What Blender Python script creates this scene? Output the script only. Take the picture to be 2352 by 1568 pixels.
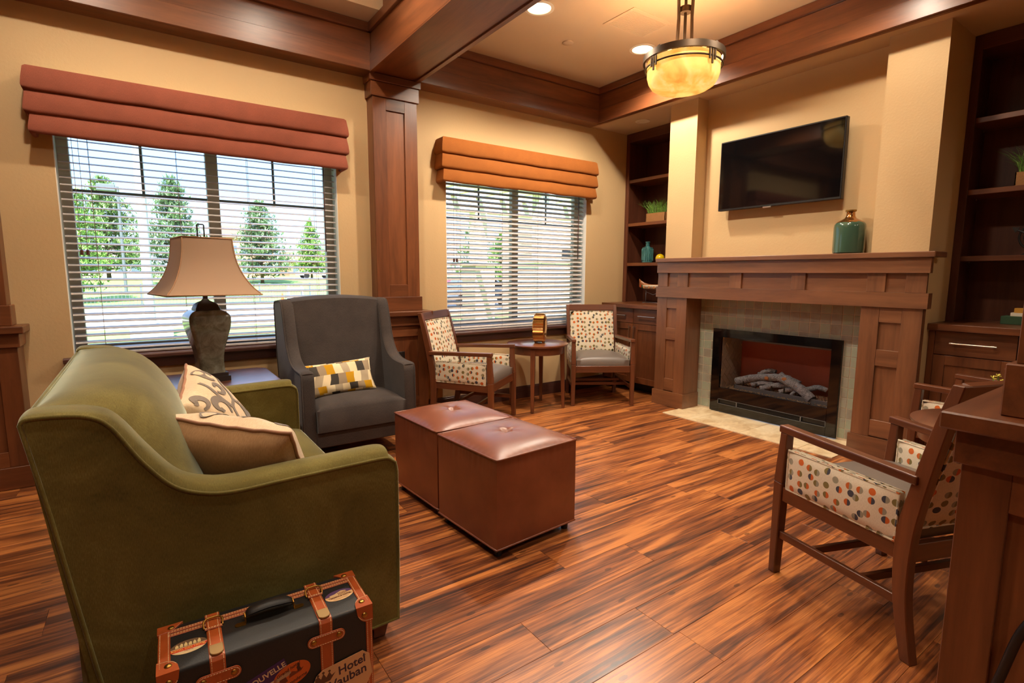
import bpy, bmesh, math, random
from mathutils import Vector, Matrix, Euler
R = math.radians
random.seed(7)
for _o in list(bpy.data.objects):
    bpy.data.objects.remove(_o)
SC = bpy.context.scene
COL = SC.collection

# ------------------------------------------------------------------ camera, world, sun, exposure
F_PX, PITCH, YAW, ROLL, EYE = 1208.83, 0.12662889, 0.61220696, 0.00438422, 1.25
cam_data = bpy.data.cameras.new('camera')
cam_data.sensor_width = 36.0
cam_data.lens = F_PX / 2352 * 36.0
cam_data.clip_start = 0.02
cam_data.clip_end = 600
cam = bpy.data.objects.new('camera', cam_data)
COL.objects.link(cam)
_f = Vector((math.sin(YAW) * math.cos(PITCH), math.cos(YAW) * math.cos(PITCH), -math.sin(PITCH)))
_r = Vector((math.cos(YAW), -math.sin(YAW), 0))
_u = _r.cross(_f)
_r2 = math.cos(ROLL) * _r + math.sin(ROLL) * _u
_u2 = -math.sin(ROLL) * _r + math.cos(ROLL) * _u
cam.matrix_world = Matrix(((_r2.x, _u2.x, -_f.x, 0), (_r2.y, _u2.y, -_f.y, 0), (_r2.z, _u2.z, -_f.z, EYE), (0, 0, 0, 1)))
SC.camera = cam

world = bpy.data.worlds.new('sky')
SC.world = world
world.use_nodes = True
wn = world.node_tree
bgn = wn.nodes['Background']
# clear-day sky: pale at the horizon, bluer overhead, the same all the way round
_tc = wn.nodes.new('ShaderNodeTexCoord'); _sp = wn.nodes.new('ShaderNodeSeparateXYZ'); _rp = wn.nodes.new('ShaderNodeValToRGB')
wn.links.new(_tc.outputs['Generated'], _sp.inputs[0]); wn.links.new(_sp.outputs[2], _rp.inputs[0]); wn.links.new(_rp.outputs[0], bgn.inputs[0])
_rp.color_ramp.elements[0].position = 0.0; _rp.color_ramp.elements[0].color = (0.86, 0.94, 1.0, 1)
_rp.color_ramp.elements[1].position = 1.0; _rp.color_ramp.elements[1].color = (0.42, 0.66, 1.15, 1)
for _p, _c in ((0.05, (0.66, 0.82, 1.0, 1)), (0.13, (0.44, 0.65, 0.98, 1)), (0.3, (0.43, 0.66, 1.08, 1))):
    _e = _rp.color_ramp.elements.new(_p); _e.color = _c
bgn.inputs[1].default_value = 0.90

sun_data = bpy.data.lights.new('sun', 'SUN')
sun_data.energy = 8.5
sun_data.angle = R(0.6)
sun_data.color = (1.0, 0.95, 0.86)
sun = bpy.data.objects.new('sun', sun_data)
COL.objects.link(sun)
sun.rotation_euler = Euler((R(40), 0, R(-22)))     # from behind the building, high; it never reaches the north windows

SC.view_settings.view_transform = 'Standard'
SC.view_settings.look = 'None'
SC.view_settings.exposure = 1.4
SC.view_settings.gamma = 1.0
SC.view_settings.use_curve_mapping = False
try:
    SC.cycles.use_denoising = True
    SC.cycles.max_bounces = 8
    SC.cycles.diffuse_bounces = 5
    SC.cycles.glossy_bounces = 4
    SC.cycles.transparent_max_bounces = 16
    SC.cycles.sample_clamp_indirect = 6
    SC.cycles.caustics_reflective = False
    SC.cycles.caustics_refractive = False
except Exception:
    pass

# light strengths in one place (watts); the lamps themselves stand further down with their fixtures
DOWN_W, PENDANT_W = 74.0, 14.0
WARM = (1.0, 0.87, 0.70)

# ------------------------------------------------------------------ materials
def lin(c):
    return tuple((v / 255 / 12.92 if v / 255 <= 0.04045 else ((v / 255 + 0.055) / 1.055) ** 2.4) for v in c)

class N:
    """small wrapper round a material's node tree"""
    def __init__(s, name):
        s.m = bpy.data.materials.new(name)
        s.m.use_nodes = True
        s.t = s.m.node_tree
        s.b = s.t.nodes['Principled BSDF']
    def n(s, typ, **kw):
        nd = s.t.nodes.new(typ)
        for k, v in kw.items():
            if k in nd.inputs.keys() if hasattr(nd.inputs, 'keys') else False:
                nd.inputs[k].default_value = v
            else:
                setattr(nd, k, v)
        return nd
    def l(s, a, b):
        s.t.links.new(a, b)
    def math(s, op, a, b=None, c=None):
        nd = s.t.nodes.new('ShaderNodeMath'); nd.operation = op
        for i, v in enumerate((a, b, c)):
            if v is None: continue
            if isinstance(v, (int, float)): nd.inputs[i].default_value = v
            else: s.l(v, nd.inputs[i])
        return nd.outputs[0]
    def ramp(s, fac, stops, interp='LINEAR'):
        nd = s.t.nodes.new('ShaderNodeValToRGB'); cr = nd.color_ramp; cr.interpolation = interp
        while len(cr.elements) < len(stops): cr.elements.new(0.5)
        for e, (p, c) in zip(cr.elements, stops):
            e.position = p; e.color = (*c[:3], 1)
        s.l(fac, nd.inputs[0])
        return nd.outputs[0]
    def mix(s, fac, a, b, mode='MIX'):
        nd = s.t.nodes.new('ShaderNodeMix'); nd.data_type = 'RGBA'; nd.blend_type = mode
        for sock, v in ((nd.inputs[0], fac), (nd.inputs[6], a), (nd.inputs[7], b)):
            if isinstance(v, (int, float)): sock.default_value = v
            elif isinstance(v, tuple): sock.default_value = (*v[:3], 1)
            else: s.l(v, sock)
        return nd.outputs[2]
    def coords(s, kind='Object', scale=(1, 1, 1), rot=(0, 0, 0)):
        if kind == 'Position':
            src = s.t.nodes.new('ShaderNodeNewGeometry').outputs['Position']
        else:
            src = s.t.nodes.new('ShaderNodeTexCoord').outputs[kind]
        mp = s.t.nodes.new('ShaderNodeMapping')
        mp.inputs['Scale'].default_value = scale
        mp.inputs['Rotation'].default_value = rot
        s.l(src, mp.inputs['Vector'])
        return mp.outputs[0]
    def noise(s, vec, scale=5, detail=4, rough=0.55, dist=0.0):
        nd = s.t.nodes.new('ShaderNodeTexNoise')
        nd.inputs['Scale'].default_value = scale; nd.inputs['Detail'].default_value = detail
        nd.inputs['Roughness'].default_value = rough; nd.inputs['Distortion'].default_value = dist
        s.l(vec, nd.inputs['Vector'])
        return nd.outputs[0]
    def bump(s, h, strength=0.2, dist=0.01):
        nd = s.t.nodes.new('ShaderNodeBump')
        nd.inputs['Strength'].default_value = strength; nd.inputs['Distance'].default_value = dist
        s.l(h, nd.inputs['Height']); s.l(nd.outputs[0], s.b.inputs['Normal'])
    def rand(s):
        return s.t.nodes.new('ShaderNodeObjectInfo').outputs['Random']
    def set(s, **kw):
        names = dict(rough='Roughness', metal='Metallic', spec='Specular IOR Level', coat='Coat Weight', coatr='Coat Roughness',
                     sheen='Sheen Weight', sheenr='Sheen Roughness', sheent='Sheen Tint', trans='Transmission Weight', emit='Emission Strength', ecol='Emission Color', ior='IOR', alpha='Alpha')
        for k, v in kw.items():
            i = s.b.inputs[names[k]]
            if isinstance(v, tuple): i.default_value = (*v[:3], 1)
            elif isinstance(v, (int, float)): i.default_value = v
            else: s.l(v, i)
        return s
    def col(s, c):
        i = s.b.inputs['Base Color']
        if isinstance(c, tuple): i.default_value = (*c[:3], 1)
        else: s.l(c, i)
        return s

def solid(name, c, rough=0.5, metal=0.0, spec=0.5, coat=0.0, bump=None, vary=0.0, **kw):
    n = N(name); base = lin(c)
    if vary:
        v = n.noise(n.coords(), 9, 3)
        n.col(n.mix(n.math('MULTIPLY', v, vary), base, tuple(x * 0.45 for x in base)))
    else:
        n.col(base)
    n.set(rough=rough, metal=metal, spec=spec, coat=coat, **kw)
    if bump:
        n.bump(n.noise(n.coords(), bump[0], 3), bump[1], bump[2] if len(bump) > 2 else 0.004)
    return n.m

def wood(name, dark, light, axis='x', rough=0.36, coat=0.25, scale=1.0, contrast=1.0):
    """stained wood; the grain runs along axis in object space"""
    n = N(name)
    s = {'x': (0.9, 9, 9), 'y': (9, 0.9, 9), 'z': (9, 9, 0.9)}[axis]
    s = tuple(v * scale for v in s)
    vec = n.coords('Object', s)
    off = n.t.nodes.new('ShaderNodeVectorMath'); off.operation = 'ADD'
    comb = n.t.nodes.new('ShaderNodeCombineXYZ')
    r = n.rand()
    for i in range(3): n.l(n.math('MULTIPLY', r, 37.0 + 11 * i), comb.inputs[i])
    n.l(vec, off.inputs[0]); n.l(comb.outputs[0], off.inputs[1])
    vec = off.outputs[0]
    a = n.noise(vec, 1.3, 5, 0.6, 0.6)
    b = n.noise(vec, 7.0, 3, 0.6, 0.2)
    f = n.math('ADD', n.math('MULTIPLY', a, 0.75), n.math('MULTIPLY', b, 0.25))
    f = n.math('ADD', f, n.math('MULTIPLY', n.math('SUBTRACT', r, 0.5), 0.16))
    lo, hi = 0.5 - 0.2 / contrast, 0.5 + 0.2 / contrast
    n.col(n.ramp(f, [(lo, lin(dark)), (hi, lin(light))]))
    n.set(rough=rough, coat=coat, coatr=0.3, spec=0.4)
    n.bump(b, 0.04, 0.002)
    return n.m

def fabric(name, c, c2=None, scale=420, rough=0.9, sheen=0.25, bumps=0.25, sheent=(1, 1, 1)):
    n = N(name)
    uv = n.coords('UV', (1, 1, 1))
    v = n.noise(n.coords('UV', (scale, scale * 0.25, 1)), 1.0, 2, 0.6)
    w = n.noise(n.coords('Object', (1, 1, 1)), 7.0, 3, 0.6)
    f = n.math('ADD', n.math('MULTIPLY', v, 0.6), n.math('MULTIPLY', w, 0.4))
    a = lin(c); b = lin(c2) if c2 else tuple(x * 0.6 for x in a)
    n.col(n.ramp(f, [(0.32, b), (0.68, a)]))
    n.set(rough=rough, sheen=sheen, sheenr=0.35, spec=0.25, sheent=sheent)
    n.bump(v, bumps, 0.002)
    return n.m

def dots(name):
    """cream upholstery with scattered two-tone dots, split left and right"""
    n = N(name)
    uv = n.coords('UV', (1, 1, 1))
    vo = n.t.nodes.new('ShaderNodeTexVoronoi'); vo.voronoi_dimensions = '2D'; vo.feature = 'F1'
    K = 24.0
    vo.inputs['Scale'].default_value = K; vo.inputs['Randomness'].default_value = 0.62
    n.l(uv, vo.inputs['Vector'])
    inside = n.math('LESS_THAN', vo.outputs['Distance'], 0.30)
    sub = n.t.nodes.new('ShaderNodeVectorMath'); sub.operation = 'SUBTRACT'
    sc = n.t.nodes.new('ShaderNodeVectorMath'); sc.operation = 'SCALE'; sc.inputs['Scale'].default_value = K
    n.l(uv, sc.inputs[0])
    n.l(uv, sub.inputs[0]); n.l(vo.outputs['Position'], sub.inputs[1])
    sx = n.t.nodes.new('ShaderNodeSeparateXYZ'); n.l(sub.outputs[0], sx.inputs[0])
    half = n.math('GREATER_THAN', sx.outputs[0], 0.0)
    se = n.t.nodes.new('ShaderNodeSeparateColor'); n.l(vo.outputs['Color'], se.inputs[0])
    pal = [(0.0, lin((150, 143, 122))), (0.26, lin((126, 110, 62))), (0.52, lin((196, 96, 34))), (0.76, lin((70, 68, 76)))]
    ca = n.ramp(se.outputs[0], pal, 'CONSTANT'); cb = n.ramp(se.outputs[1], pal, 'CONSTANT')
    dot = n.mix(half, ca, cb)
    weave = n.noise(n.coords('UV', (700, 120, 1)), 1.0, 2)
    base = n.ramp(weave, [(0.3, lin((206, 192, 165))), (0.7, lin((226, 214, 190)))])
    n.col(n.mix(inside, base, dot))
    n.set(rough=0.85, sheen=0.1, spec=0.25)
    n.bump(weave, 0.12, 0.001)
    return n.m

def paint(name, c, bump=0.25, scale=70):
    n = N(name)
    v = n.noise(n.coords('Object'), scale, 3, 0.55)
    w = n.noise(n.coords('Object'), 2.0, 2)
    a = lin(c)
    n.col(n.mix(w, a, tuple(x * 0.93 for x in a)))
    n.set(rough=0.62, spec=0.3)
    if bump: n.bump(v, bump, 0.004)
    return n.m

def emission(name, c, strength):
    n = N(name)
    n.col((0, 0, 0)); n.set(ecol=lin(c), emit=strength, rough=0.6)
    return n.m

def glass(name, tint=(1, 1, 1), gloss=1.0):
    m = bpy.data.materials.new(name); m.use_nodes = True
    t = m.node_tree; t.nodes.clear()
    out = t.nodes.new('ShaderNodeOutputMaterial'); mx = t.nodes.new('ShaderNodeMixShader')
    tr = t.nodes.new('ShaderNodeBsdfTransparent'); gl = t.nodes.new('ShaderNodeBsdfGlossy')
    tr.inputs[0].default_value = (*tint, 1); gl.inputs[1 if 'Roughness' not in gl.inputs.keys() else 'Roughness'].default_value = 0.02
    fr = t.nodes.new('ShaderNodeFresnel'); fr.inputs[0].default_value = 1.45
    mu = t.nodes.new('ShaderNodeMath'); mu.operation = 'MULTIPLY'; mu.inputs[1].default_value = gloss
    t.links.new(fr.outputs[0], mu.inputs[0]); t.links.new(mu.outputs[0], mx.inputs[0])
    t.links.new(tr.outputs[0], mx.inputs[1]); t.links.new(gl.outputs[0], mx.inputs[2]); t.links.new(mx.outputs[0], out.inputs[0])
    return m

MAT = {}
CH_D, CH_L = (80, 42, 22), (126, 73, 41)            # cherry-stained maple of the millwork
for ax in 'xyz':
    MAT['trim_' + ax] = wood('cherry_trim_' + ax, CH_D, CH_L, ax)
    MAT['mantel_' + ax] = wood('mantel_wood_' + ax, (98, 60, 37), (142, 93, 60), ax, rough=0.34, coat=1.0)
    MAT['case_' + ax] = wood('bookcase_wood_' + ax, (70, 36, 24), (104, 58, 38), ax, rough=0.4, coat=0.15)
    MAT['chairwood_' + ax] = wood('chair_wood_' + ax, (78, 42, 25), (120, 68, 39), ax, rough=0.34, coat=0.3)
    MAT['sillwood_' + ax] = wood('sill_wood_' + ax, (62, 36, 30), (92, 56, 46), ax, rough=0.34, coat=0.3)
MAT['polished_x'] = wood('polished_table_wood', (78, 42, 25), (120, 68, 39), 'x', rough=0.25, coat=1.0)
MAT['wall'] = paint('tan_wall_paint', (198, 167, 122))
MAT['ceiling'] = paint('ceiling_paint', (206, 182, 150), 0.12, 90)
MAT['white'] = solid('white_plastic', (225, 215, 195), 0.45)
MAT['jamb'] = solid('window_reveal_white', (232, 230, 220), 0.5)
MAT['vinyl'] = solid('window_vinyl_taupe', (190, 178, 164), 0.45)
MAT['muntin'] = solid('window_muntin_grey', (108, 112, 116), 0.45)
MAT['slat'] = solid('blind_slat_taupe', (188, 180, 176), 0.26, spec=0.6)
MAT['cord'] = solid('blind_cord', (140, 124, 112), 0.8)
MAT['pane'] = glass('window_glass', (0.97, 0.99, 1.0), 0.6)
MAT['fireglass'] = glass('fireplace_glass', (0.97, 0.96, 0.96), 0.25)
MAT['blackgloss'] = solid('black_gloss_glass', (10, 9, 10), 0.06, spec=0.6)
MAT['blackmat'] = solid('black_satin_metal', (22, 20, 20), 0.4)
MAT['nickel'] = solid('brushed_nickel', (190, 180, 168), 0.28, metal=1.0)
MAT['bronze'] = solid('aged_bronze', (92, 74, 56), 0.42, metal=0.75, vary=0.5)
MAT['brass'] = solid('antique_brass', (166, 128, 62), 0.32, metal=1.0)
MAT['steelgrey'] = solid('grey_steel', (120, 124, 130), 0.4, metal=0.6)
# ------------------------------------------------------------------ mesh helpers
class G:
    """collects shapes; build() links them as ONE mesh object"""
    def __init__(s): s.v = []; s.f = []
    def add(s, V, F):
        b = len(s.v); s.v += [tuple(p) for p in V]; s.f += [tuple(i + b for i in q) for q in F]; return s
    def box(s, x0, x1, y0, y1, z0, z1):
        x0, x1 = min(x0, x1), max(x0, x1); y0, y1 = min(y0, y1), max(y0, y1); z0, z1 = min(z0, z1), max(z0, z1)
        return s.add([(x, y, z) for z in (z0, z1) for y in (y0, y1) for x in (x0, x1)],
                     [(0, 2, 3, 1), (4, 5, 7, 6), (0, 1, 5, 4), (2, 6, 7, 3), (0, 4, 6, 2), (1, 3, 7, 5)])
    def bar(s, p0, p1, w, h, w1=None, h1=None, up=(0, 0, 1)):
        """square bar from p0 to p1, w across, h along 'up'"""
        p0, p1 = Vector(p0), Vector(p1); d = (p1 - p0).normalized(); u = Vector(up)
        if abs(d.dot(u)) > 0.95: u = Vector((0, 1, 0))
        a = d.cross(u).normalized(); b = a.cross(d).normalized()
        w1 = w if w1 is None else w1; h1 = h if h1 is None else h1
        V = []
        for p, ww, hh in ((p0, w, h), (p1, w1, h1)):
            for sa, sb in ((-1, -1), (1, -1), (1, 1), (-1, 1)):
                V.append(p + a * sa * ww / 2 + b * sb * hh / 2)
        return s.add(V, [(3, 2, 1, 0), (4, 5, 6, 7), (0, 1, 5, 4), (1, 2, 6, 5), (2, 3, 7, 6), (3, 0, 4, 7)])
    def lathe(s, prof, n=32, c=(0, 0, 0), axis='z', cap=True, arc=None):
        """prof: list of (radius, height)"""
        V = []; F = []
        for r, h in prof:
            for i in range(n):
                a = 2 * math.pi * i / n
                x, y = r * math.cos(a), r * math.sin(a)
                p = {'z': (x, y, h), 'x': (h, x, y), 'y': (y, h, x)}[axis]
                V.append((p[0] + c[0], p[1] + c[1], p[2] + c[2]))
        for k in range(len(prof) - 1):
            for i in range(n):
                j = (i + 1) % n
                F.append((k * n + i, k * n + j, (k + 1) * n + j, (k + 1) * n + i))
        if cap:
            if prof[0][0] > 1e-5: F.append(tuple(range(n))[::-1])
            if prof[-1][0] > 1e-5: F.append(tuple((len(prof) - 1) * n + i for i in range(n)))
        return s.add(V, F)
    def cyl(s, p0, p1, r0, r1=None, n=12):
        return s.tube([p0, p1], r0, n, r1=r1)
    def tube(s, path, r, n=8, closed=False, r1=None, radii=None):
        P = [Vector(p) for p in path]; m = len(P); V = []; F = []
        prev = None
        for i, p in enumerate(P):
            if closed: d = P[(i + 1) % m] - P[i - 1]
            else: d = P[min(i + 1, m - 1)] - P[max(i - 1, 0)]
            d.normalize()
            if prev is None:
                a = d.orthogonal().normalized()
            else:
                a = (prev - d * prev.dot(d)).normalized()
            prev = a; b = d.cross(a)
            rr = radii[i] if radii else (r if r1 is None else r + (r1 - r) * i / (m - 1))
            for k in range(n):
                t = 2 * math.pi * k / n
                V.append(p + a * math.cos(t) * rr + b * math.sin(t) * rr)
        for i in range(m if closed else m - 1):
            j = (i + 1) % m
            for k in range(n):
                l = (k + 1) % n
                F.append((i * n + k, i * n + l, j * n + l, j * n + k))
        if not closed:
            F.append(tuple(range(n))[::-1]); F.append(tuple((m - 1) * n + k for k in range(n)))
        return s.add(V, F)
    def prism(s, poly, axis, a0, a1):
        """poly: 2-D outline; axis: 'x' -> (y, z), 'y' -> (x, z), 'z' -> (x, y)"""
        n = len(poly)
        def P(q, a): return {'x': (a, q[0], q[1]), 'y': (q[0], a, q[1]), 'z': (q[0], q[1], a)}[axis]
        V = [P(q, a0) for q in poly] + [P(q, a1) for q in poly]
        F = [tuple(range(n))[::-1], tuple(range(n, 2 * n))] + [(i, (i + 1) % n, n + (i + 1) % n, n + i) for i in range(n)]
        return s.add(V, F)
    def grid(s, fn, nu, nv, closed_u=False):
        V = [fn(i / nu, j / nv) for j in range(nv + 1) for i in range(nu + 1)]
        F = [(j * (nu + 1) + i, j * (nu + 1) + i + 1, (j + 1) * (nu + 1) + i + 1, (j + 1) * (nu + 1) + i) for j in range(nv) for i in range(nu)]
        return s.add(V, F)
    def sphere(s, c, r, n=12, m=8, sc=(1, 1, 1)):
        prof = [(max(1e-4, r * math.sin(math.pi * k / m)), -r * math.cos(math.pi * k / m)) for k in range(m + 1)]
        b = len(s.v); s.lathe(prof, n, (0, 0, 0), cap=False)
        for i in range(b, len(s.v)):
            x, y, z = s.v[i]; s.v[i] = (x * sc[0] + c[0], y * sc[1] + c[1], z * sc[2] + c[2])
        return s
    def xf(s, mat):
        s.v = [tuple(mat @ Vector(p)) for p in s.v]; return s
    def mesh(s, name, mat, smooth=None, bevel=0.0, seg=1, uv=False, world_off=(0, 0, 0), subsurf=0, merge=False):
        bm = bmesh.new()
        vs = [bm.verts.new((p[0] - world_off[0], p[1] - world_off[1], p[2] - world_off[2])) for p in s.v]
        for q in s.f:
            try: bm.faces.new([vs[i] for i in q])
            except ValueError: pass
        if merge: bmesh.ops.remove_doubles(bm, verts=bm.verts, dist=1e-5)
        bmesh.ops.recalc_face_normals(bm, faces=bm.faces)
        if bevel:
            bm.normal_update()
            es = [e for e in bm.edges if len(e.link_faces) == 2 and e.calc_face_angle(0) > R(25)]
            bmesh.ops.bevel(bm, geom=es, offset=bevel, segments=seg, affect='EDGES', profile=0.5, clamp_overlap=True)
        me = bpy.data.meshes.new(name); bm.to_mesh(me); bm.free()
        if mat is not None:
            for mm in (mat if isinstance(mat, (list, tuple)) else [mat]): me.materials.append(mm)
        if smooth:
            for p in me.polygons: p.use_smooth = True
            if smooth is not True: me.set_sharp_from_angle(angle=R(smooth))
        if uv:
            L = me.uv_layers.new(name='UVMap')
            for p in me.polygons:
                nx, ny, nz = (abs(c) for c in p.normal)
                for li in p.loop_indices:
                    x, y, z = me.vertices[me.loops[li].vertex_index].co
                    L.data[li].uv = (x, y) if nz >= nx and nz >= ny else ((x, z) if ny >= nx else (y, z))
        return me
    def build(s, name, mat, parent=None, world=False, **kw):
        off = (0, 0, 0)
        if world and parent is not None:
            off = root_loc(parent)
        me = s.mesh(name, mat, world_off=off, **kw)
        o = bpy.data.objects.new(name, me); COL.objects.link(o)
        if parent is not None: o.parent = parent
        return o

def root_loc(o):
    v = Vector((0, 0, 0))
    while o is not None: v += o.location; o = o.parent
    return v

def tag(o, label=None, cat=None, group=None, kind=None):
    if label: o['label'] = label
    if cat: o['category'] = cat
    if group: o['group'] = group
    if kind: o['kind'] = kind
    return o
def thing(name, label, cat, loc=(0, 0, 0), rz=0.0, group=None, kind=None):
    o = bpy.data.objects.new(name, None); COL.objects.link(o)
    o.empty_display_size = 0.1
    o.location = loc; o.rotation_euler = (0, 0, rz)
    return tag(o, label, cat, group, kind)
def inst(me, name, parent, loc, rot=(0, 0, 0), scale=(1, 1, 1)):
    o = bpy.data.objects.new(name, me); COL.objects.link(o); o.parent = parent
    o.location = loc; o.rotation_euler = rot; o.scale = scale
    return o
def copy_tree(o, parent=None):
    c = o.copy(); COL.objects.link(c); c.parent = parent
    for ch in list(o.children): copy_tree(ch, c)
    return c
def boxes(name, mat, parent, *bs, bevel=0.0015, world=True, **kw):
    g = G()
    for b in bs: g.box(*b)
    return g.build(name, mat, parent, world=world, bevel=bevel, **kw)
def lerp(a, b, t): return a + (b - a) * t
def spline(pts, n=6, closed=False):
    """Catmull-Rom through pts (tuples of any dimension)"""
    P = list(pts); out = []; m = len(P)
    for i in range(m if closed else m - 1):
        if closed: p0, p1, p2, p3 = P[i - 1], P[i], P[(i + 1) % m], P[(i + 2) % m]
        else: p0, p1, p2, p3 = P[max(i - 1, 0)], P[i], P[i + 1], P[min(i + 2, m - 1)]
        for k in range(n):
            t = k / n
            out.append(tuple(0.5 * (2 * b + (c - a) * t + (2 * a - 5 * b + 4 * c - d) * t * t + (3 * b - a - 3 * c + d) * t ** 3) for a, b, c, d in zip(p0, p1, p2, p3)))
    if not closed: out.append(tuple(P[-1]))
    return out
def spot(name, parent, loc, watts, color=WARM, size=2.62, blend=0.5, radius=0.05, rot=(0, 0, 0)):
    d = bpy.data.lights.new(name, 'SPOT'); d.energy = watts; d.color = color; d.spot_size = size; d.spot_blend = blend; d.shadow_soft_size = radius
    o = bpy.data.objects.new(name, d); COL.objects.link(o); o.parent = parent; o.location = loc; o.rotation_euler = rot
    return o
def point(name, parent, loc, watts, color=WARM, radius=0.06):
    d = bpy.data.lights.new(name, 'POINT'); d.energy = watts; d.color = color; d.shadow_soft_size = radius
    o = bpy.data.objects.new(name, d); COL.objects.link(o); o.parent = parent; o.location = loc
    return o
# ------------------------------------------------------------------ the room shell
YW, XL, XR, YB = 4.25, -3.6, 4.95, -3.6
ZC, ZS = 3.12, 2.79                       # ceiling and low soffit
WIN = [(-0.374, 1.308), (2.262, 3.950)]   # the two window openings along x
WZ0, WZ1 = 0.72, 2.24

def structure(name, bs, mat, label, bevel=0.0):
    g = G()
    for b in bs: g.box(*b)
    o = g.build(name, mat, None, bevel=bevel)
    return tag(o, label, None, None, 'structure')

# floor slab with its planks
def floor_material(name):
    n = N(name)
    r = n.rand()
    pos = n.t.nodes.new('ShaderNodeNewGeometry').outputs['Position']
    comb = n.t.nodes.new('ShaderNodeCombineXYZ')
    for i, k in enumerate((53.0, 91.0, 17.0)): n.l(n.math('MULTIPLY', r, k), comb.inputs[i])
    add = n.t.nodes.new('ShaderNodeVectorMath'); add.operation = 'ADD'
    n.l(pos, add.inputs[0]); n.l(comb.outputs[0], add.inputs[1])
    def mapped(s):
        mp = n.t.nodes.new('ShaderNodeMapping'); mp.inputs['Scale'].default_value = s; n.l(add.outputs[0], mp.inputs['Vector']); return mp.outputs[0]
    broad = n.noise(mapped((1.2, 12.0, 1)), 1.0, 4, 0.55, 0.8)
    streak = n.noise(mapped((1.15, 46.0, 1)), 1.0, 5, 0.65, 0.9)
    fine = n.noise(mapped((7.0, 220.0, 1)), 1.0, 2, 0.6)
    f = n.math('ADD', n.math('MULTIPLY', broad, 0.54), n.math('MULTIPLY', streak, 0.50))
    f = n.math('ADD', f, n.math('MULTIPLY', n.math('SUBTRACT', fine, 0.5), 0.16))
    f = n.math('ADD', f, n.math('MULTIPLY', n.math('SUBTRACT', r, 0.5), 0.035))
    c = n.ramp(f, [(0.37, lin((50, 27, 18))), (0.455, lin((98, 53, 30))), (0.535, lin((152, 86, 43))), (0.625, lin((204, 128, 66)))])
    vo = n.t.nodes.new('ShaderNodeTexVoronoi'); vo.voronoi_dimensions = '2D'; vo.inputs['Scale'].default_value = 1.0
    n.l(mapped((2.1, 5.2, 1)), vo.inputs['Vector'])
    kn = n.math('LESS_THAN', vo.outputs['Distance'], 0.04)
    c = n.mix(n.math('MULTIPLY', kn, 0.55), c, lin((38, 18, 12)))
    n.col(c)
    n.set(rough=n.math('ADD', 0.24, n.math('MULTIPLY', fine, 0.16)), spec=0.5, coat=0.45, coatr=0.28)
    n.bump(n.math('ADD', n.math('MULTIPLY', fine, 0.6), n.math('MULTIPLY', streak, 0.4)), 0.12, 0.0015)
    return n.m
MAT['plank'] = floor_material('wood_look_plank')
floor = structure('floor', [(XL, XR, YB, YW + 0.2, -0.12, -0.004)], MAT['plank'], 'warm brown wood plank floor')
PW, PL = 0.178, 1.22
pm = G().box(0, PL - 0.001, 0, PW - 0.001, -0.004, 0.0).mesh('plank', MAT['plank'], bevel=0.0007)
hearth_x0, hearth_y0, hearth_y1 = 3.83, 1.62, 3.05
y0 = 1.956 - PW * 16
k = 0
while y0 < YW - 0.01:
    off = random.uniform(0, PL)
    x = -2.1 - off
    while x < 4.35:
        xa, xb = max(x, -2.1), min(x + PL, 4.42)
        ya, yb = y0, min(y0 + PW, YW)
        if xb - xa > 0.05 and yb > -0.9:
            if ya < hearth_y1 - 0.02 and yb > hearth_y0 + 0.02 and xb > hearth_x0: xb = hearth_x0
            if xb - xa > 0.04:
                inst(pm, 'plank', floor, (xa, ya, 0), (0, 0, 0), ((xb - xa) / PL, (yb - ya) / PW, 1))
        x += PL
    y0 += PW; k += 1

structure('wall_north', [(XL, XR, YW, YW + 0.2, 0, WZ0), (XL, XR, YW, YW + 0.2, WZ1, 3.6), (XL, WIN[0][0], YW, YW + 0.2, WZ0, WZ1),
                         (WIN[0][1], WIN[1][0], YW, YW + 0.2, WZ0, WZ1), (WIN[1][1], XR, YW, YW + 0.2, WZ0, WZ1)], MAT['wall'],
          'tan painted wall with the two blind-covered windows')
structure('wall_east', [(4.10, XR, 3.02, 3.31, 1.06, ZS), (4.10, XR, 3.06, 3.31, 0, 1.06), (4.10, XR, 1.25, 1.575, 0, ZS), (4.25, XR, 1.575, 3.02, 1.05, ZS),
                        (4.31, XR, 2.862, 3.02, 0, 1.05), (4.31, XR, 1.575, 1.782, 0, 1.05), (4.31, XR, 1.782, 2.862, 0.74, 1.05),
                        (4.10, XR, YB, 0.37, 0, ZS), (4.88, XR, 0.37, 1.25, 0, ZS), (4.88, XR, 3.31, YW, 0, ZS)], MAT['wall'],
          'tan painted fireplace wall with a shallow recess between two piers')
structure('wall_west', [(XL - 0.2, XL, YB, YW + 0.2, 0, 3.6)], MAT['wall'], 'tan painted wall across the lounge')
structure('wall_south', [(XL, XR, YB - 0.2, YB, 0, 3.6)], MAT['wall'], 'tan painted wall at the far side of the lounge')
ceiling = structure('ceiling', [(1.60, 3.97, YB, YW, ZC, 3.6), (XL, 1.9, 3.85, YW, ZC, 3.44), (3.955, XR, YB, YW + 0.1, ZS, 3.6), (XL, 1.62, YB, YW, 3.44, 3.6)],
                    MAT['ceiling'], 'warm painted ceiling with a lower soffit over the bookcases')
structure('roof', [(XL - 0.3, XR + 0.3, YB - 0.3, YW + 0.5, 3.6, 3.75)], MAT['ceiling'], 'unseen roof slab added above the ceiling to keep the sun out')  # unseen slab, added so that no sun leaks into the room

# dark baseboard under the windows
bb = []
for a, b in ((-0.57, 1.505), (2.0, 4.37)): bb += [(a, b, YW - 0.016, YW, 0, 0.112), (a, b, YW - 0.011, YW, 0.112, 0.125)]
structure('baseboard_north', bb, MAT['sillwood_x'], 'dark wood baseboard under the windows', 0.002)

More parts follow.
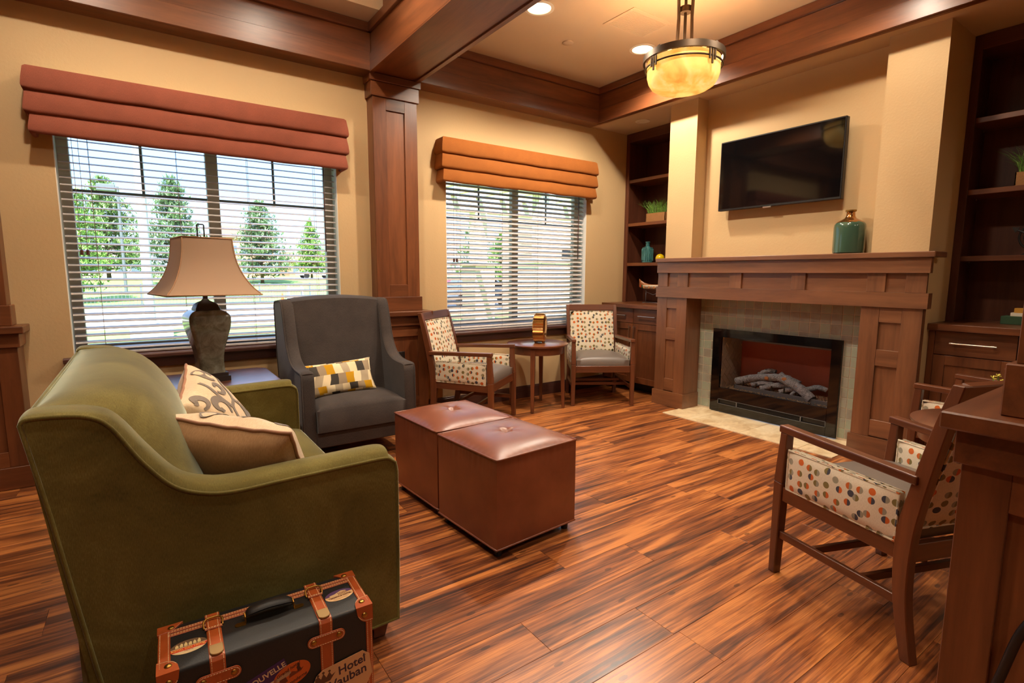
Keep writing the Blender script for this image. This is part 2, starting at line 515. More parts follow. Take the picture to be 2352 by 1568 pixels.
# ------------------------------------------------------------------ wooden beams round the ceiling trays
def beam_face(root, axis, at, sgn, a0, a1):
    """three boards on a beam face. axis: the direction it runs; at: the face plane; sgn: which way it looks"""
    m = MAT['trim_' + axis]
    for nm, z0, z1, d in (('lower_board', 2.78, 2.905, 0.024), ('middle_board', 2.905, 3.055, 0.008), ('crown_rail', 3.055, 3.118, 0.034)):
        g = G()
        if axis == 'x': g.box(a0, a1, at, at + sgn * d, z0, z1)
        else: g.box(at, at + sgn * d, a0, a1, z0, z1)
        g.build(nm, m, root, world=True, bevel=0.0025)
def beam(label, loc):
    return thing('ceiling_beam', label, 'beam', loc, kind='structure')
b = beam('dark wood beam above the window with the orange valance', (3.0, 4.2, 2.78))
boxes('soffit_board', MAT['trim_x'], b, (1.93, 3.975, 4.10, YW, 2.78, 3.118), bevel=0)
beam_face(b, 'x', 4.10, -1, 1.93, 3.95)
b = beam('dark wood beam above the window with the rust valance', (0.4, 4.2, 2.78))
boxes('soffit_board', MAT['trim_x'], b, (-0.63, 1.55, 4.10, YW, 2.78, 3.118), bevel=0)
beam_face(b, 'x', 4.10, -1, -0.63, 1.55)
b = beam('dark wood beam along the fireplace side', (3.96, 2.0, 2.78))
boxes('soffit_board', MAT['trim_y'], b, (3.95, 3.982, 0.33, 4.12, 2.778, 3.118), bevel=0)
beam_face(b, 'y', 3.95, -1, 0.33, 4.10)
def cross_beam(label, xa, xb):
    b = beam(label, ((xa + xb) / 2, 2.0, 2.78))
    boxes('soffit_board', MAT['trim_y'], b, (xa, xb, YB, 4.25, 2.785, 3.44), bevel=0)
    boxes('soffit_edge', MAT['trim_y'], b, (xa - 0.024, xa + 0.012, YB, 4.10, 2.774, 2.786), (xb - 0.012, xb + 0.024, YB, 4.10, 2.774, 2.786), bevel=0.001)
    beam_face(b, 'y', xa, -1, YB, 4.10); beam_face(b, 'y', xb, 1, YB, 4.10)
cross_beam('broad wooden beam running from the panelled window column into the room', 1.56, 1.925)
cross_beam('broad wooden beam beyond the window with the rust valance', -1.005, -0.64)
b = beam('wooden beam across the bay over the freestanding column', (2.8, 0.14, 2.78))
boxes('soffit_board', MAT['trim_x'], b, (1.93, 3.95, -0.05, 0.33, 2.78, 3.118), bevel=0)
beam_face(b, 'x', 0.33, 1, 1.93, 3.95)

# ------------------------------------------------------------------ panelled columns
def column(label, cx, yb, yf, free=False, south=None):
    """cx centre; yf front of the pedestal body; yb the back (wall) side"""
    t = thing('panelled_column', label, 'column', (cx, (yb + yf) / 2, 0), kind='structure')
    mz, mx = MAT['trim_z'], MAT['trim_x']
    def ring(nm, hw, d, z0, z1, m=mx, bev=0.003):
        ya = yf - d; yz = (yb + d) if free else yb
        return boxes(nm, m, t, (cx - hw, cx + hw, ya, yz, z0, z1), bevel=bev)
    ring('base_board', 0.232, 0.012, 0, 0.13)
    ring('pedestal', 0.205, -0.014, 0.13, 0.905, mz, 0)
    ring('pedestal_frieze', 0.234, 0.014, 0.825, 0.905)
    ring('pedestal_cap', 0.258, 0.04, 0.905, 0.945, mx, 0.004)
    ring('shaft_plinth', 0.202, -0.05, 0.945, 1.062)
    ring('shaft', 0.174, -0.076, 1.062, 2.62, mz, 0)
    ring('capital', 0.202, -0.05, 2.62, 2.728)
    ring('capital_cap', 0.214, -0.036, 2.728, 2.782)
    for nm, hw, d, z0, z1, sw, r0, r1 in (('pedestal', 0.22, 0.0, 0.13, 0.825, 0.088, 0.09, 0.09), ('shaft', 0.186, -0.064, 1.062, 2.62, 0.108, 0.10, 0.092)):
        faces = [('s', yf - d)] + ([('n', yb + d), ('w', cx - hw), ('e', cx + hw)] if free else [])
        for side, at in faces:
            th = 0.013
            if side in 'sn':
                ya, yz = (at, at + th) if side == 's' else (at - th, at)
                f = lambda a, b_, za, zb: (cx + a, cx + b_, ya, yz, za, zb)
                lim = hw - (0.0136 if free else 0)
            else:
                xa, xz = (at, at + th) if side == 'w' else (at - th, at)
                ym = (yf + yb) / 2; lim = (yb - yf) / 2 + d
                f = lambda a, b_, za, zb: (xa, xz, ym + a, ym + b_, za, zb)
            boxes('stile', mz, t, f(-lim, -lim + sw, z0, z1)); boxes('stile', mz, t, f(lim - sw, lim, z0, z1))
            boxes('rail', mx, t, f(-lim + sw, lim - sw, z0, z0 + r0)); boxes('rail', mx, t, f(-lim + sw, lim - sw, z1 - r1, z1))
        if not free:                        # plain side boards back to the wall
            for sx in (-1, 1):
                boxes('side_board', mz, t, (cx + sx * hw, cx + sx * (hw - 0.013), yf - d + 0.0132, yb, z0, z1))
    return t
colm = column('panelled wooden column on a pedestal between the two windows', 1.752, YW, 4.06)
outlet = boxes('outlet', MAT['blackmat'], colm, (1.695, 1.765, 4.066, 4.078, 0.535, 0.61), bevel=0.002)
column('panelled wooden column on a pedestal beside the rust valance', -0.822, YW, 4.06)
column('freestanding panelled wooden column on a pedestal close behind the dotted chair', 1.74, 0.36, -0.08, free=True)

# ------------------------------------------------------------------ windows
def window(idx, label, xa, xb):
    t = thing('window_%d' % idx, label, None, ((xa + xb) / 2, YW, WZ0), kind='structure')
    yf0, yf1 = 4.375, 4.435
    fw = 0.062
    xm = (xa + xb) / 2
    boxes('reveal', MAT['jamb'], t, (xa - 0.001, xa + 0.004, YW + 0.002, yf0, WZ0, WZ1), (xb - 0.004, xb + 0.001, YW + 0.002, yf0, WZ0, WZ1), (xa, xb, YW + 0.002, yf0, WZ1 - 0.004, WZ1), bevel=0)
    boxes('window_frame', MAT['vinyl'], t, (xa, xa + fw, yf0, yf1, WZ0, WZ1), (xb - fw, xb, yf0, yf1, WZ0, WZ1), (xa + fw, xb - fw, yf0, yf1, WZ0, WZ0 + fw), (xa + fw, xb - fw, yf0, yf1, WZ1 - fw, WZ1), bevel=0.004)
    boxes('mullion', MAT['vinyl'], t, (xm - 0.038, xm + 0.038, yf0, yf1, WZ0 + fw, WZ1 - fw), bevel=0.004)
    for s in (-1, 1):
        x0, x1 = (xa + fw, xm - 0.038) if s < 0 else (xm + 0.038, xb - fw)
        xc = (x0 + x1) / 2
        boxes('muntin', MAT['muntin'], t, (x0, x1, yf0 + 0.026, yf0 + 0.036, 1.76, 1.776), (xc - 0.008, xc + 0.008, yf0 + 0.026, yf0 + 0.036, 1.776, WZ1 - fw), bevel=0.001)
        boxes('pane', MAT['pane'], t, (x0, x1, yf0 + 0.029, yf0 + 0.033, WZ0 + fw, WZ1 - fw), bevel=0)
    g = G().prism([(YW + 0.125, WZ0 - 0.03), (YW - 0.045, WZ0 - 0.03), (YW - 0.055, WZ0 - 0.022), (YW - 0.055, WZ0 - 0.006), (YW - 0.047, WZ0 + 0.002), (YW + 0.125, WZ0 + 0.002)], 'x', xa - 0.05, xb + 0.05)
    s = g.build('sill', MAT['sillwood_x'], t, world=True)
    boxes('apron', MAT['sillwood_x'], s, (xa - 0.03, xb + 0.03, YW - 0.022, YW, WZ0 - 0.095, WZ0 - 0.03), bevel=0.003)
    return t
window(1, 'wide window looking out on pines, behind the rust valance', *WIN[0])
window(2, 'wide window looking out on the brick portico, behind the orange valance', *WIN[1])

def blind(label, xa, xb, tilt, pitch=0.0445, cords=(0.09, 0.37, 0.63, 0.91)):
    xa += 0.012; xb -= 0.012
    y = 4.305; t = thing('venetian_blind', label, 'blind', ((xa + xb) / 2, y, WZ0), group=None)
    L = xb - xa
    w, th = 0.05, 0.0032
    cu = [(-w / 2, 0), (-w / 4, 0.0022), (0, 0.003), (w / 4, 0.0022), (w / 2, 0)]
    poly = cu + [(a, b - th) for a, b in reversed(cu)]
    me = G().prism(poly, 'x', -L / 2, L / 2).mesh('slat', MAT['slat'], smooth=40)
    z = WZ0 + 0.045
    ts = []
    while z < 2.19:
        inst(me, 'slat', t, (0, 0, z - WZ0), (tilt, 0, 0)); ts.append(z); z += pitch
    boxes('bottom_rail', MAT['slat'], t, (xa, xb, y - 0.026, y + 0.026, WZ0 + 0.004, WZ0 + 0.022), bevel=0.004)
    boxes('head_rail', MAT['slat'], t, (xa, xb, y - 0.03, y + 0.03, 2.20, 2.235), bevel=0.003)
    for c in cords:
        x = lerp(xa, xb, c); g = G()
        dy, dz = 0.026 * math.cos(tilt), 0.026 * math.sin(tilt)
        g.cyl((x, y - dy, WZ0 + 0.02), (x, y - dy, 2.2), 0.0011, n=5); g.cyl((x, y + dy, WZ0 + 0.02), (x, y + dy, 2.2), 0.0011, n=5)
        for zz in ts: g.cyl((x, y - dy, zz - dz - 0.004), (x, y + dy, zz + dz - 0.004), 0.0009, n=4)
        g.build('ladder_cord', MAT['cord'], t, world=True)
    g = G()
    for dx in (0.075, 0.105):
        g.cyl((xa + dx, y - 0.036, 1.39), (xa + dx, y - 0.036, 2.2), 0.0013, n=5)
    lc = g.build('lift_cord', MAT['cord'], t, world=True)
    for dx in (0.075, 0.105):
        G().lathe([(0.0035, 0.034), (0.009, 0.03), (0.0085, 0.018), (0.011, 0.002), (0.0, 0.0)], 10, (xa + dx, y - 0.036, 1.358)).build('tassel', MAT['sillwood_z'], lc, world=True, smooth=50)
    G().cyl((xb - 0.085, y - 0.036, 1.42), (xb - 0.085, y - 0.036, 2.2), 0.004, n=8).build('wand', MAT['sillwood_z'], t, world=True, smooth=True)
    return t
blind('open wooden venetian blind under the rust valance', *WIN[0], tilt=R(15))
blind('half-closed wooden venetian blind under the orange valance', *WIN[1], tilt=R(33))

MAT['rust'] = fabric('linen_in_rust_light', (146, 81, 62), (122, 66, 49), 500, sheen=0.05)  # one linen for both valances; its local light is put into this colour
MAT['orange'] = fabric('linen_in_orange_light', (156, 91, 36), (132, 74, 27), 500, sheen=0.05)  # the same linen, with its more orange light put into the colour
def valance(label, mat, xa, xb):
    t = thing('window_valance', label, 'valance', ((xa + xb) / 2, YW, 2.03))
    boxes('board', MAT['jamb'], t, (xa + 0.02, xb - 0.02, YW - 0.115, YW, 2.385, 2.403), bevel=0)
    hs = [(2.407, 2.272, 0.000), (2.284, 2.147, -0.006), (2.160, 2.033, -0.010)]
    for i, (zt, zb, inn) in enumerate(hs):
        yf = YW - 0.135 - inn * 0.9
        prof = [(0.012, zt), (0.0, zt - 0.012), (-0.010, lerp(zt, zb, 0.55)), (-0.014, zb + 0.022), (-0.010, zb + 0.006), (0.0, zb), (0.014, zb + 0.004), (0.018, zb + 0.03), (0.016, zt - 0.02)]
        x0, x1 = xa + (0.012 if i == 2 else 0), xb - (0.012 if i == 2 else 0)
        path = [(x0, YW, -1, 0), (x0, yf, -1, -1), (x1, yf, 1, -1), (x1, YW, 1, 0)]
        V, F = [], []
        npf = len(prof); rows = []
        seg = []
        for (ax, ay, nx, ny), (bx, by, mx_, my) in zip(path[:-1], path[1:]):
            m = 1 if abs(ax - bx) < 1e-6 else 36
            for q in range(m):
                u = q / m; seg.append((lerp(ax, bx, u), lerp(ay, by, u), nx if q == 0 else 0, ny if q == 0 else -1))
        seg.append(path[-1])
        for qi, (px, py, nx, ny) in enumerate(seg):
            sag = 0.0018 * math.sin(px * 7.3 + i * 2.1) + 0.0015 * math.sin(px * 17 + i)
            for d, z in prof:
                V.append((px - d * nx * -1 * -1 if nx else px, py - d * ny * -1 * -1 if ny else py, z + (sag if z < zb + 0.04 else 0)))
        for a in range(len(seg) - 1):
            for j in range(npf):
                k2 = (j + 1) % npf
                F.append((a * npf + j, a * npf + k2, (a + 1) * npf + k2, (a + 1) * npf + j))
        g = G().add(V, F)
        g.build('pleat', mat, t, world=True, smooth=50, uv=True)
    return t
valance('three-tier fabric valance with rust red light put into its colour', MAT['rust'], -0.46, 1.353)
valance('three-tier fabric valance with orange light put into its colour', MAT['orange'], 2.168, 3.960)
# ------------------------------------------------------------------ fireplace mantel
mt = thing('fireplace_mantel', 'wide wooden craftsman mantel around the tiled fireplace', 'mantel', (4.1, 2.3, 0))
my, mz, mx = MAT['mantel_y'], MAT['mantel_z'], MAT['mantel_x']
boxes('cap', my, mt, (4.035, 4.25, 1.196, 3.372, 1.370, 1.406), bevel=0.004)
boxes('fascia', my, mt, (4.058, 4.10, 1.218, 3.366, 1.270, 1.370), bevel=0.002)
boxes('frieze_back', my, mt, (4.094, 4.112, 1.240, 3.362, 1.143, 1.270), bevel=0)
for a, b in ((3.253, 3.366), (3.027, 3.142), (2.506, 2.613), (1.988, 2.093), (1.465, 1.576), (1.235, 1.351)):
    boxes('frieze_block', mz, mt, (4.078, 4.094, a, b, 1.143, 1.270))
boxes('lower_beam', my, mt, (4.062, 4.13, 1.217, 3.372, 1.043, 1.143), (4.13, 4.30, 1.252, 3.372, 1.043, 1.143), bevel=0)
for inner, outer, stiles in ((3.030, 3.366, ((3.253, 3.366), (3.030, 3.142))), (1.598, 1.242, ((1.242, 1.355), (1.485, 1.598)))):
    lo, hi = min(inner, outer), max(inner, outer)
    p = boxes('pilaster', mz, mt, (4.094, 4.13, lo, hi, 0.0, 1.043), (4.13, 4.30, max(lo, 1.252), hi, 0.0, 1.043), bevel=0)
    for a, b in stiles: boxes('stile', mz, p, (4.078, 4.094, a, b, 0.142, 1.043))
    ia, ib = sorted((stiles[0][0], stiles[0][1], stiles[1][0], stiles[1][1]))[1:3]
    for z0, z1 in ((0.940, 1.043), (0.642, 0.753), (0.150, 0.265)):
        boxes('rail', my, p, (4.080, 4.094, ia, ib, z0, z1))
    d = 0.012
    boxes('plinth', my, mt, (4.064, 4.14, lo - d, hi + d, 0, 0.142), (4.14, 4.299, max(lo - d, 1.252), hi + d, 0, 0.142), bevel=0)

# tiles of the surround, one by one
def tile_material():
    n = N('slate_tile')
    r = n.rand()
    vec = n.coords('Position', (1, 1, 1))
    a = n.noise(vec, 14, 5, 0.6, 0.4); b = n.noise(vec, 60, 3, 0.6)
    f = n.math('ADD', n.math('MULTIPLY', a, 0.62), n.math('MULTIPLY', r, 0.32))
    c = n.ramp(f, [(0.25, lin((140, 132, 116))), (0.45, lin((156, 156, 142))), (0.6, lin((154, 164, 142))), (0.8, lin((172, 176, 168)))])
    n.col(c); n.set(rough=0.42, spec=0.4); n.bump(n.math('ADD', n.math('MULTIPLY', a, 0.7), n.math('MULTIPLY', b, 0.3)), 0.5, 0.004)
    return n.m
MAT['tile'] = tile_material()
MAT['grout'] = solid('grout', (214, 200, 178), 0.9)
sur = thing('tile_surround', 'grey green stone tiles around the fireplace glass', 'tile surround', (4.3, 2.35, 0))
boxes('grout', MAT['grout'], sur, (4.300, 4.309, 2.862, 3.030, 0, 1.044), (4.300, 4.309, 1.598, 1.784, 0, 1.044), (4.300, 4.309, 1.784, 2.862, 0.755, 1.044), bevel=0)
TP = 0.0785
tm = G().box(-0.0028, 0.0, 0.0021, TP - 0.0021, 0.0021, TP - 0.0021).mesh('tile', MAT['tile'], bevel=0.0012)
zr = 1.043 - 14 * TP
for j in range(14):
    za = 0.963 - TP * (12 - j)
    for i in range(19):
        ya = 3.0575 - TP * (i + 1)
        lo, hi = max(ya, 1.598), min(ya + TP, 3.030)
        z0, z1 = max(za, 0.0), min(za + TP, 1.043)
        if hi - lo < 0.01 or z1 - z0 < 0.01: continue
        if lo < 2.872 and hi > 1.774 and z0 < 0.772:
            if z1 > 0.772 + 0.008:
                for a_, b_2 in ((lo, 1.774), (2.872, hi)):
                    if b_2 - a_ > 0.008: inst(tm, 'tile', sur, (0, a_ - 2.35, z0), (0, 0, 0), (1, (b_2 - a_) / TP, (0.772 - z0) / TP))
                z0 = 0.772
            elif lo < 1.774 and hi > 1.774 + 0.001 and 1.774 - lo > 0.008: hi = 1.774
            elif hi > 2.872 and lo < 2.872 and hi - 2.872 > 0.008: lo = 2.872
            else: continue
        inst(tm, 'tile', sur, (-0.0, lo - 2.35, z0), (0, 0, 0), (1, (hi - lo) / TP, (z1 - z0) / TP))

def travertine():
    n = N('travertine_hearth'); vec = n.coords('Position', (1, 1.4, 1))
    a = n.noise(vec, 6, 6, 0.65, 0.8)
    n.col(n.ramp(a, [(0.3, lin((190, 156, 112))), (0.5, lin((220, 194, 152))), (0.7, lin((236, 216, 180)))]))
    n.set(rough=0.4); n.bump(a, 0.1, 0.002); return n.m
MAT['hearth'] = travertine()
he = thing('hearth', 'pale travertine hearth set in the floor before the fireplace', 'hearth', (4.06, 2.33, 0))
boxes('bed', MAT['grout'], he, (3.83, 4.31, 1.60, 3.05, -0.003, 0.0005), bevel=0)
for a, b in ((2.757, 3.052), (2.297, 2.753), (1.837, 2.293), (1.598, 1.833)):
    boxes('hearth_slab', MAT['hearth'], he, (3.832, 4.30, a, b, 0.0004, 0.006), bevel=0.001)

# gas fireplace
fp = thing('gas_fireplace', 'black glass-fronted gas fireplace with ceramic logs', 'fireplace', (4.29, 2.32, 0))
bg = MAT['blackgloss']
Y0, Y1, ZT = 1.777, 2.869, 0.770
gy0, gy1, gz0, gz1 = 1.850, 2.786, 0.235, 0.697
xf, xbk = 4.272, 4.30
boxes('glass_frame', bg, fp, (xf, xbk, Y0, gy0, 0.012, ZT), (xf, xbk, gy1, Y1, 0.012, ZT), (xf, xbk, gy0, gy1, gz1, ZT), (xf, xbk, gy0, gy1, 0.130, gz0), (xf, xbk, gy0, gy1, 0.012, 0.083), bevel=0.0015)
boxes('glass', MAT['fireglass'], fp, (xf + 0.012, xf + 0.016, gy0, gy1, gz0, gz1), bevel=0)
v = boxes('vent_slot', MAT['blackmat'], fp, (xf + 0.012, xf + 0.018, gy0, gy1, 0.083, 0.130), bevel=0)
for zz in (0.092, 0.101, 0.110, 0.119):
    boxes('louver', MAT['blackmat'], v, (xf + 0.002, xf + 0.012, 2.04, 2.60, zz, zz + 0.004), bevel=0)
boxes('slot_rim', MAT['steelgrey'], v, (xf - 0.002, xf + 0.002, gy0, gy1, 0.083, 0.0865), (xf - 0.002, xf + 0.002, gy0, gy1, 0.127, 0.130), (xf - 0.002, xf + 0.002, gy0, gy0 + 0.004, 0.083, 0.130), (xf - 0.002, xf + 0.002, gy1 - 0.004, gy1, 0.083, 0.130), (xf - 0.002, xf + 0.004, 2.036, 2.044, 0.083, 0.130), (xf - 0.002, xf + 0.004, 2.596, 2.604, 0.083, 0.130), bevel=0)
MAT['firebrick'] = solid('firebox_panel_red_brown', (172, 84, 64), 0.5, vary=0.35)
MAT['firegrey'] = solid('firebox_brick_grey', (168, 148, 128), 0.85, bump=(60, 0.3), vary=0.3)
MAT['firejoint'] = solid('firebox_joint_tan', (206, 170, 126), 0.9)
xback = 4.62
boxes('back_panel', MAT['firebrick'], fp, (xback, xback + 0.01, gy0 - 0.02, gy1 + 0.02, 0.19, 0.74), bevel=0)
boxes('firebox_floor', MAT['blackmat'], fp, (4.29, xback, gy0 - 0.01, gy1 + 0.01, 0.2, 0.222), bevel=0)
boxes('firebox_roof', MAT['blackmat'], fp, (4.30, xback, gy0 - 0.01, gy1 + 0.01, 0.70, 0.715), bevel=0)
boxes('baffle', MAT['steelgrey'], fp, (4.50, 4.52, gy0, gy1 - 0.03, 0.655, 0.70), bevel=0.002)
for s, yy in ((1, gy1 + 0.004), (-1, gy0 - 0.004)):
    sp = boxes('side_panel', MAT['firejoint'], fp, (4.30, xback, yy, yy + s * 0.01, 0.2, 0.715), bevel=0)
    # herringbone bricks clipped to the panel
    bw, bl = 0.05, 0.10
    for a in range(-12, 13):
        for b_ in range(-8, 9):
            for o_ in (0, 1):
                ox, oz = (a + 2 * b_) * bw, (-a + 2 * b_) * bw          # herringbone lattice, turned by 45 degrees below
                r0 = (ox, ox + bl, oz, oz + bw) if o_ == 0 else (ox + bw, ox + 2 * bw, oz + bw, oz + bw + bl)
                g_ = 0.0022
                cs = [(r0[0] + g_, r0[2] + g_), (r0[1] - g_, r0[2] + g_), (r0[1] - g_, r0[3] - g_), (r0[0] + g_, r0[3] - g_)]
                c45 = math.cos(R(45))
                P = [((p - q) * c45 + 4.46, (p + q) * c45 + 0.46) for p, q in cs]
                cx_, cz_ = sum(p[0] for p in P) / 4, sum(p[1] for p in P) / 4
                if not (4.30 < cx_ < xback - 0.0 and 0.222 < cz_ < 0.70): continue
                # clip by Sutherland-Hodgman to the panel rectangle
                def clip(poly, f, inter):
                    out = []
                    for q in range(len(poly)):
                        A, B = poly[q - 1], poly[q]
                        if f(B):
                            if not f(A): out.append(inter(A, B))
                            out.append(B)
                        elif f(A): out.append(inter(A, B))
                    return out
                for axis_, lim, sg in ((0, 4.302, 1), (0, xback - 0.002, -1), (1, 0.223, 1), (1, 0.70, -1)):
                    fn = lambda p, axis_=axis_, lim=lim, sg=sg: (p[axis_] - lim) * sg >= 0
                    def it(A, B, axis_=axis_, lim=lim):
                        tt = (lim - A[axis_]) / (B[axis_] - A[axis_]); return (lerp(A[0], B[0], tt), lerp(A[1], B[1], tt))
                    P = clip(P, fn, it)
                    if len(P) < 3: break
                if len(P) >= 3:
                    g = G().prism([(p[0], p[1]) for p in P], 'y', yy - s * 0.004, yy + s * 0.001)
                    g.build('brick', MAT['firegrey'], sp, world=True)
# ember tray, gravel, logs, grate
boxes('ember_tray', MAT['steelgrey'], fp, (4.375, 4.385, 1.885, 2.70, 0.222, 0.262), (4.375, 4.60, 1.885, 1.895, 0.222, 0.262), (4.375, 4.60, 2.69, 2.70, 0.222, 0.262), bevel=0.001)
MAT['gravel'] = solid('lava_gravel', (176, 148, 116), 0.9, vary=0.6)
g = G()
rg = random.Random(3)
for _ in range(1500):
    x, y = rg.uniform(4.30, 4.60), rg.uniform(gy0 + 0.01, gy1 - 0.01)
    z = 0.224 + (0.022 if x > 4.385 and 1.9 < y < 2.69 else 0.0) + rg.uniform(0, 0.006)
    r = rg.uniform(0.003, 0.0065)
    g.add([(x - r, y - r * .8, z), (x + r, y - r * .6, z), (x + r * .3, y + r, z), (x, y, z + r * 1.6)], [(0, 1, 3), (1, 2, 3), (2, 0, 3), (0, 2, 1)])
tag(g.build('gravel', MAT['gravel'], fp, world=True), kind='stuff')
def bark():
    n = N('ceramic_log_bark'); vec = n.coords('Object', (1, 1, 1))
    a = n.noise(vec, 60, 5, 0.7, 1.5); b = n.noise(vec, 9, 3)
    n.col(n.ramp(a, [(0.3, lin((70, 70, 76))), (0.5, lin((140, 142, 148))), (0.7, lin((196, 198, 204)))])); n.set(rough=0.9)
    n.bump(a, 0.9, 0.008); return n.m
MAT['bark'] = bark()
MAT['heartwood'] = solid('split_log_orange', (196, 130, 80), 0.85, bump=(90, 0.6), vary=0.5)
def log(p0, p1, r0, r1, seed, bend=0.02):
    rr = random.Random(seed); p0, p1 = Vector(p0), Vector(p1); n = 9
    path = [p0.lerp(p1, i / n) + Vector((rr.uniform(-.3, .3) * bend, rr.uniform(-.3, .3) * bend, math.sin(i / n * math.pi) * bend)) for i in range(n + 1)]
    g = G().tube(path, r0, 12, radii=[lerp(r0, r1, i / n) * rr.uniform(0.9, 1.12) for i in range(n + 1)])
    g.v = [tuple(Vector(p) + Vector((rr.uniform(-1, 1), rr.uniform(-1, 1), rr.uniform(-1, 1))) * r0 * 0.09) for p in g.v]
    return g.build('log', MAT['bark'], fp, world=True, smooth=60)
log((4.42, 2.70, 0.285), (4.47, 2.33, 0.375), 0.036, 0.03, 1)
log((4.47, 2.52, 0.375), (4.52, 2.40, 0.41), 0.018, 0.02, 2)
l3 = log((4.43, 2.31, 0.39), (4.40, 2.02, 0.25), 0.042, 0.038, 3)
log((4.50, 2.46, 0.36), (4.50, 2.18, 0.345), 0.027, 0.024, 4)
log((4.44, 2.56, 0.275), (4.46, 2.36, 0.30), 0.024, 0.022, 5)
log((4.41, 2.46, 0.262), (4.47, 2.22, 0.315), 0.024, 0.02, 6)
log((4.41, 2.30, 0.262), (4.46, 2.10, 0.30), 0.02, 0.018, 7)
log((4.53, 2.12, 0.30), (4.55, 1.98, 0.32), 0.024, 0.02, 8)
log((4.40, 2.19, 0.25), (4.43, 2.15, 0.30), 0.012, 0.010, 9)
g = G()
for i in range(7):
    t_ = i / 6; g.sphere((4.43 - 0.044, lerp(2.25, 2.11, t_), lerp(0.385, 0.315, t_)), 0.016 - 0.007 * t_, 8, 5, (0.4, 1.5, 1))
g.build('split_wood', MAT['heartwood'], l3, world=True, smooth=True)
G().sphere((4.415, 2.42, 0.362), 0.017, 8, 5, (.6, 1.2, 1)).build('split_wood', MAT['heartwood'], l3, world=True, smooth=True)
for yy in (2.62, 2.50, 2.36, 2.25, 2.14):
    boxes('grate_prong', MAT['blackmat'], fp, (4.392, 4.400, yy - 0.005, yy + 0.005, 0.25, 0.305), bevel=0.001)

# ------------------------------------------------------------------ television over the mantel
tv = thing('television', 'flat black television mounted on the wall above the mantel', 'television', (4.16, 2.31, 1.80))
boxes('bezel', MAT['blackmat'], tv, (4.150, 4.195, 1.818, 2.806, 1.800, 2.372), bevel=0.004)
boxes('screen', MAT['blackgloss'], tv, (4.147, 4.151, 1.828, 2.796, 1.816, 2.362), bevel=0.001)
boxes('logo_tab', MAT['nickel'], tv, (4.147, 4.16, 2.33, 2.40, 1.790, 1.800), bevel=0.001)
boxes('wall_mount', MAT['blackmat'], tv, (4.195, 4.25, 2.16, 2.46, 1.95, 2.25), bevel=0.002)

# tall bottle on the mantel
def bottle_mat():
    n = N('two_tone_glaze'); z = n.t.nodes.new('ShaderNodeSeparateXYZ'); n.l(n.coords('Object'), z.inputs[0])
    h = n.math('ADD', z.outputs[2], n.math('MULTIPLY', n.noise(n.coords('Object'), 14, 3), 0.02))
    f = n.math('GREATER_THAN', h, 0.228)
    n.col(n.mix(f, lin((60, 86, 69)), lin((176, 124, 66)))); n.set(rough=0.12, metal=n.math('MULTIPLY', f, 0.9), coat=0.6); return n.m
bt = thing('glazed_bottle', 'green glazed bottle with a bronze shoulder standing on the mantel', 'bottle', (4.150, 1.742, 1.406))
G().lathe([(0.0, 0.0), (0.088, 0.0), (0.097, 0.008), (0.099, 0.03), (0.099, 0.185), (0.096, 0.205), (0.084, 0.222), (0.06, 0.236), (0.038, 0.248), (0.029, 0.262), (0.026, 0.285), (0.026, 0.298), (0.0, 0.298)], 40).build('body', bottle_mat(), bt, smooth=40)
G().lathe([(0.0265, 0.0), (0.034, 0.004), (0.034, 0.014), (0.022, 0.016), (0.018, 0.004)], 32, (0, 0, 0.292), cap=False).build('rim', MAT['brass'], bt, smooth=50)

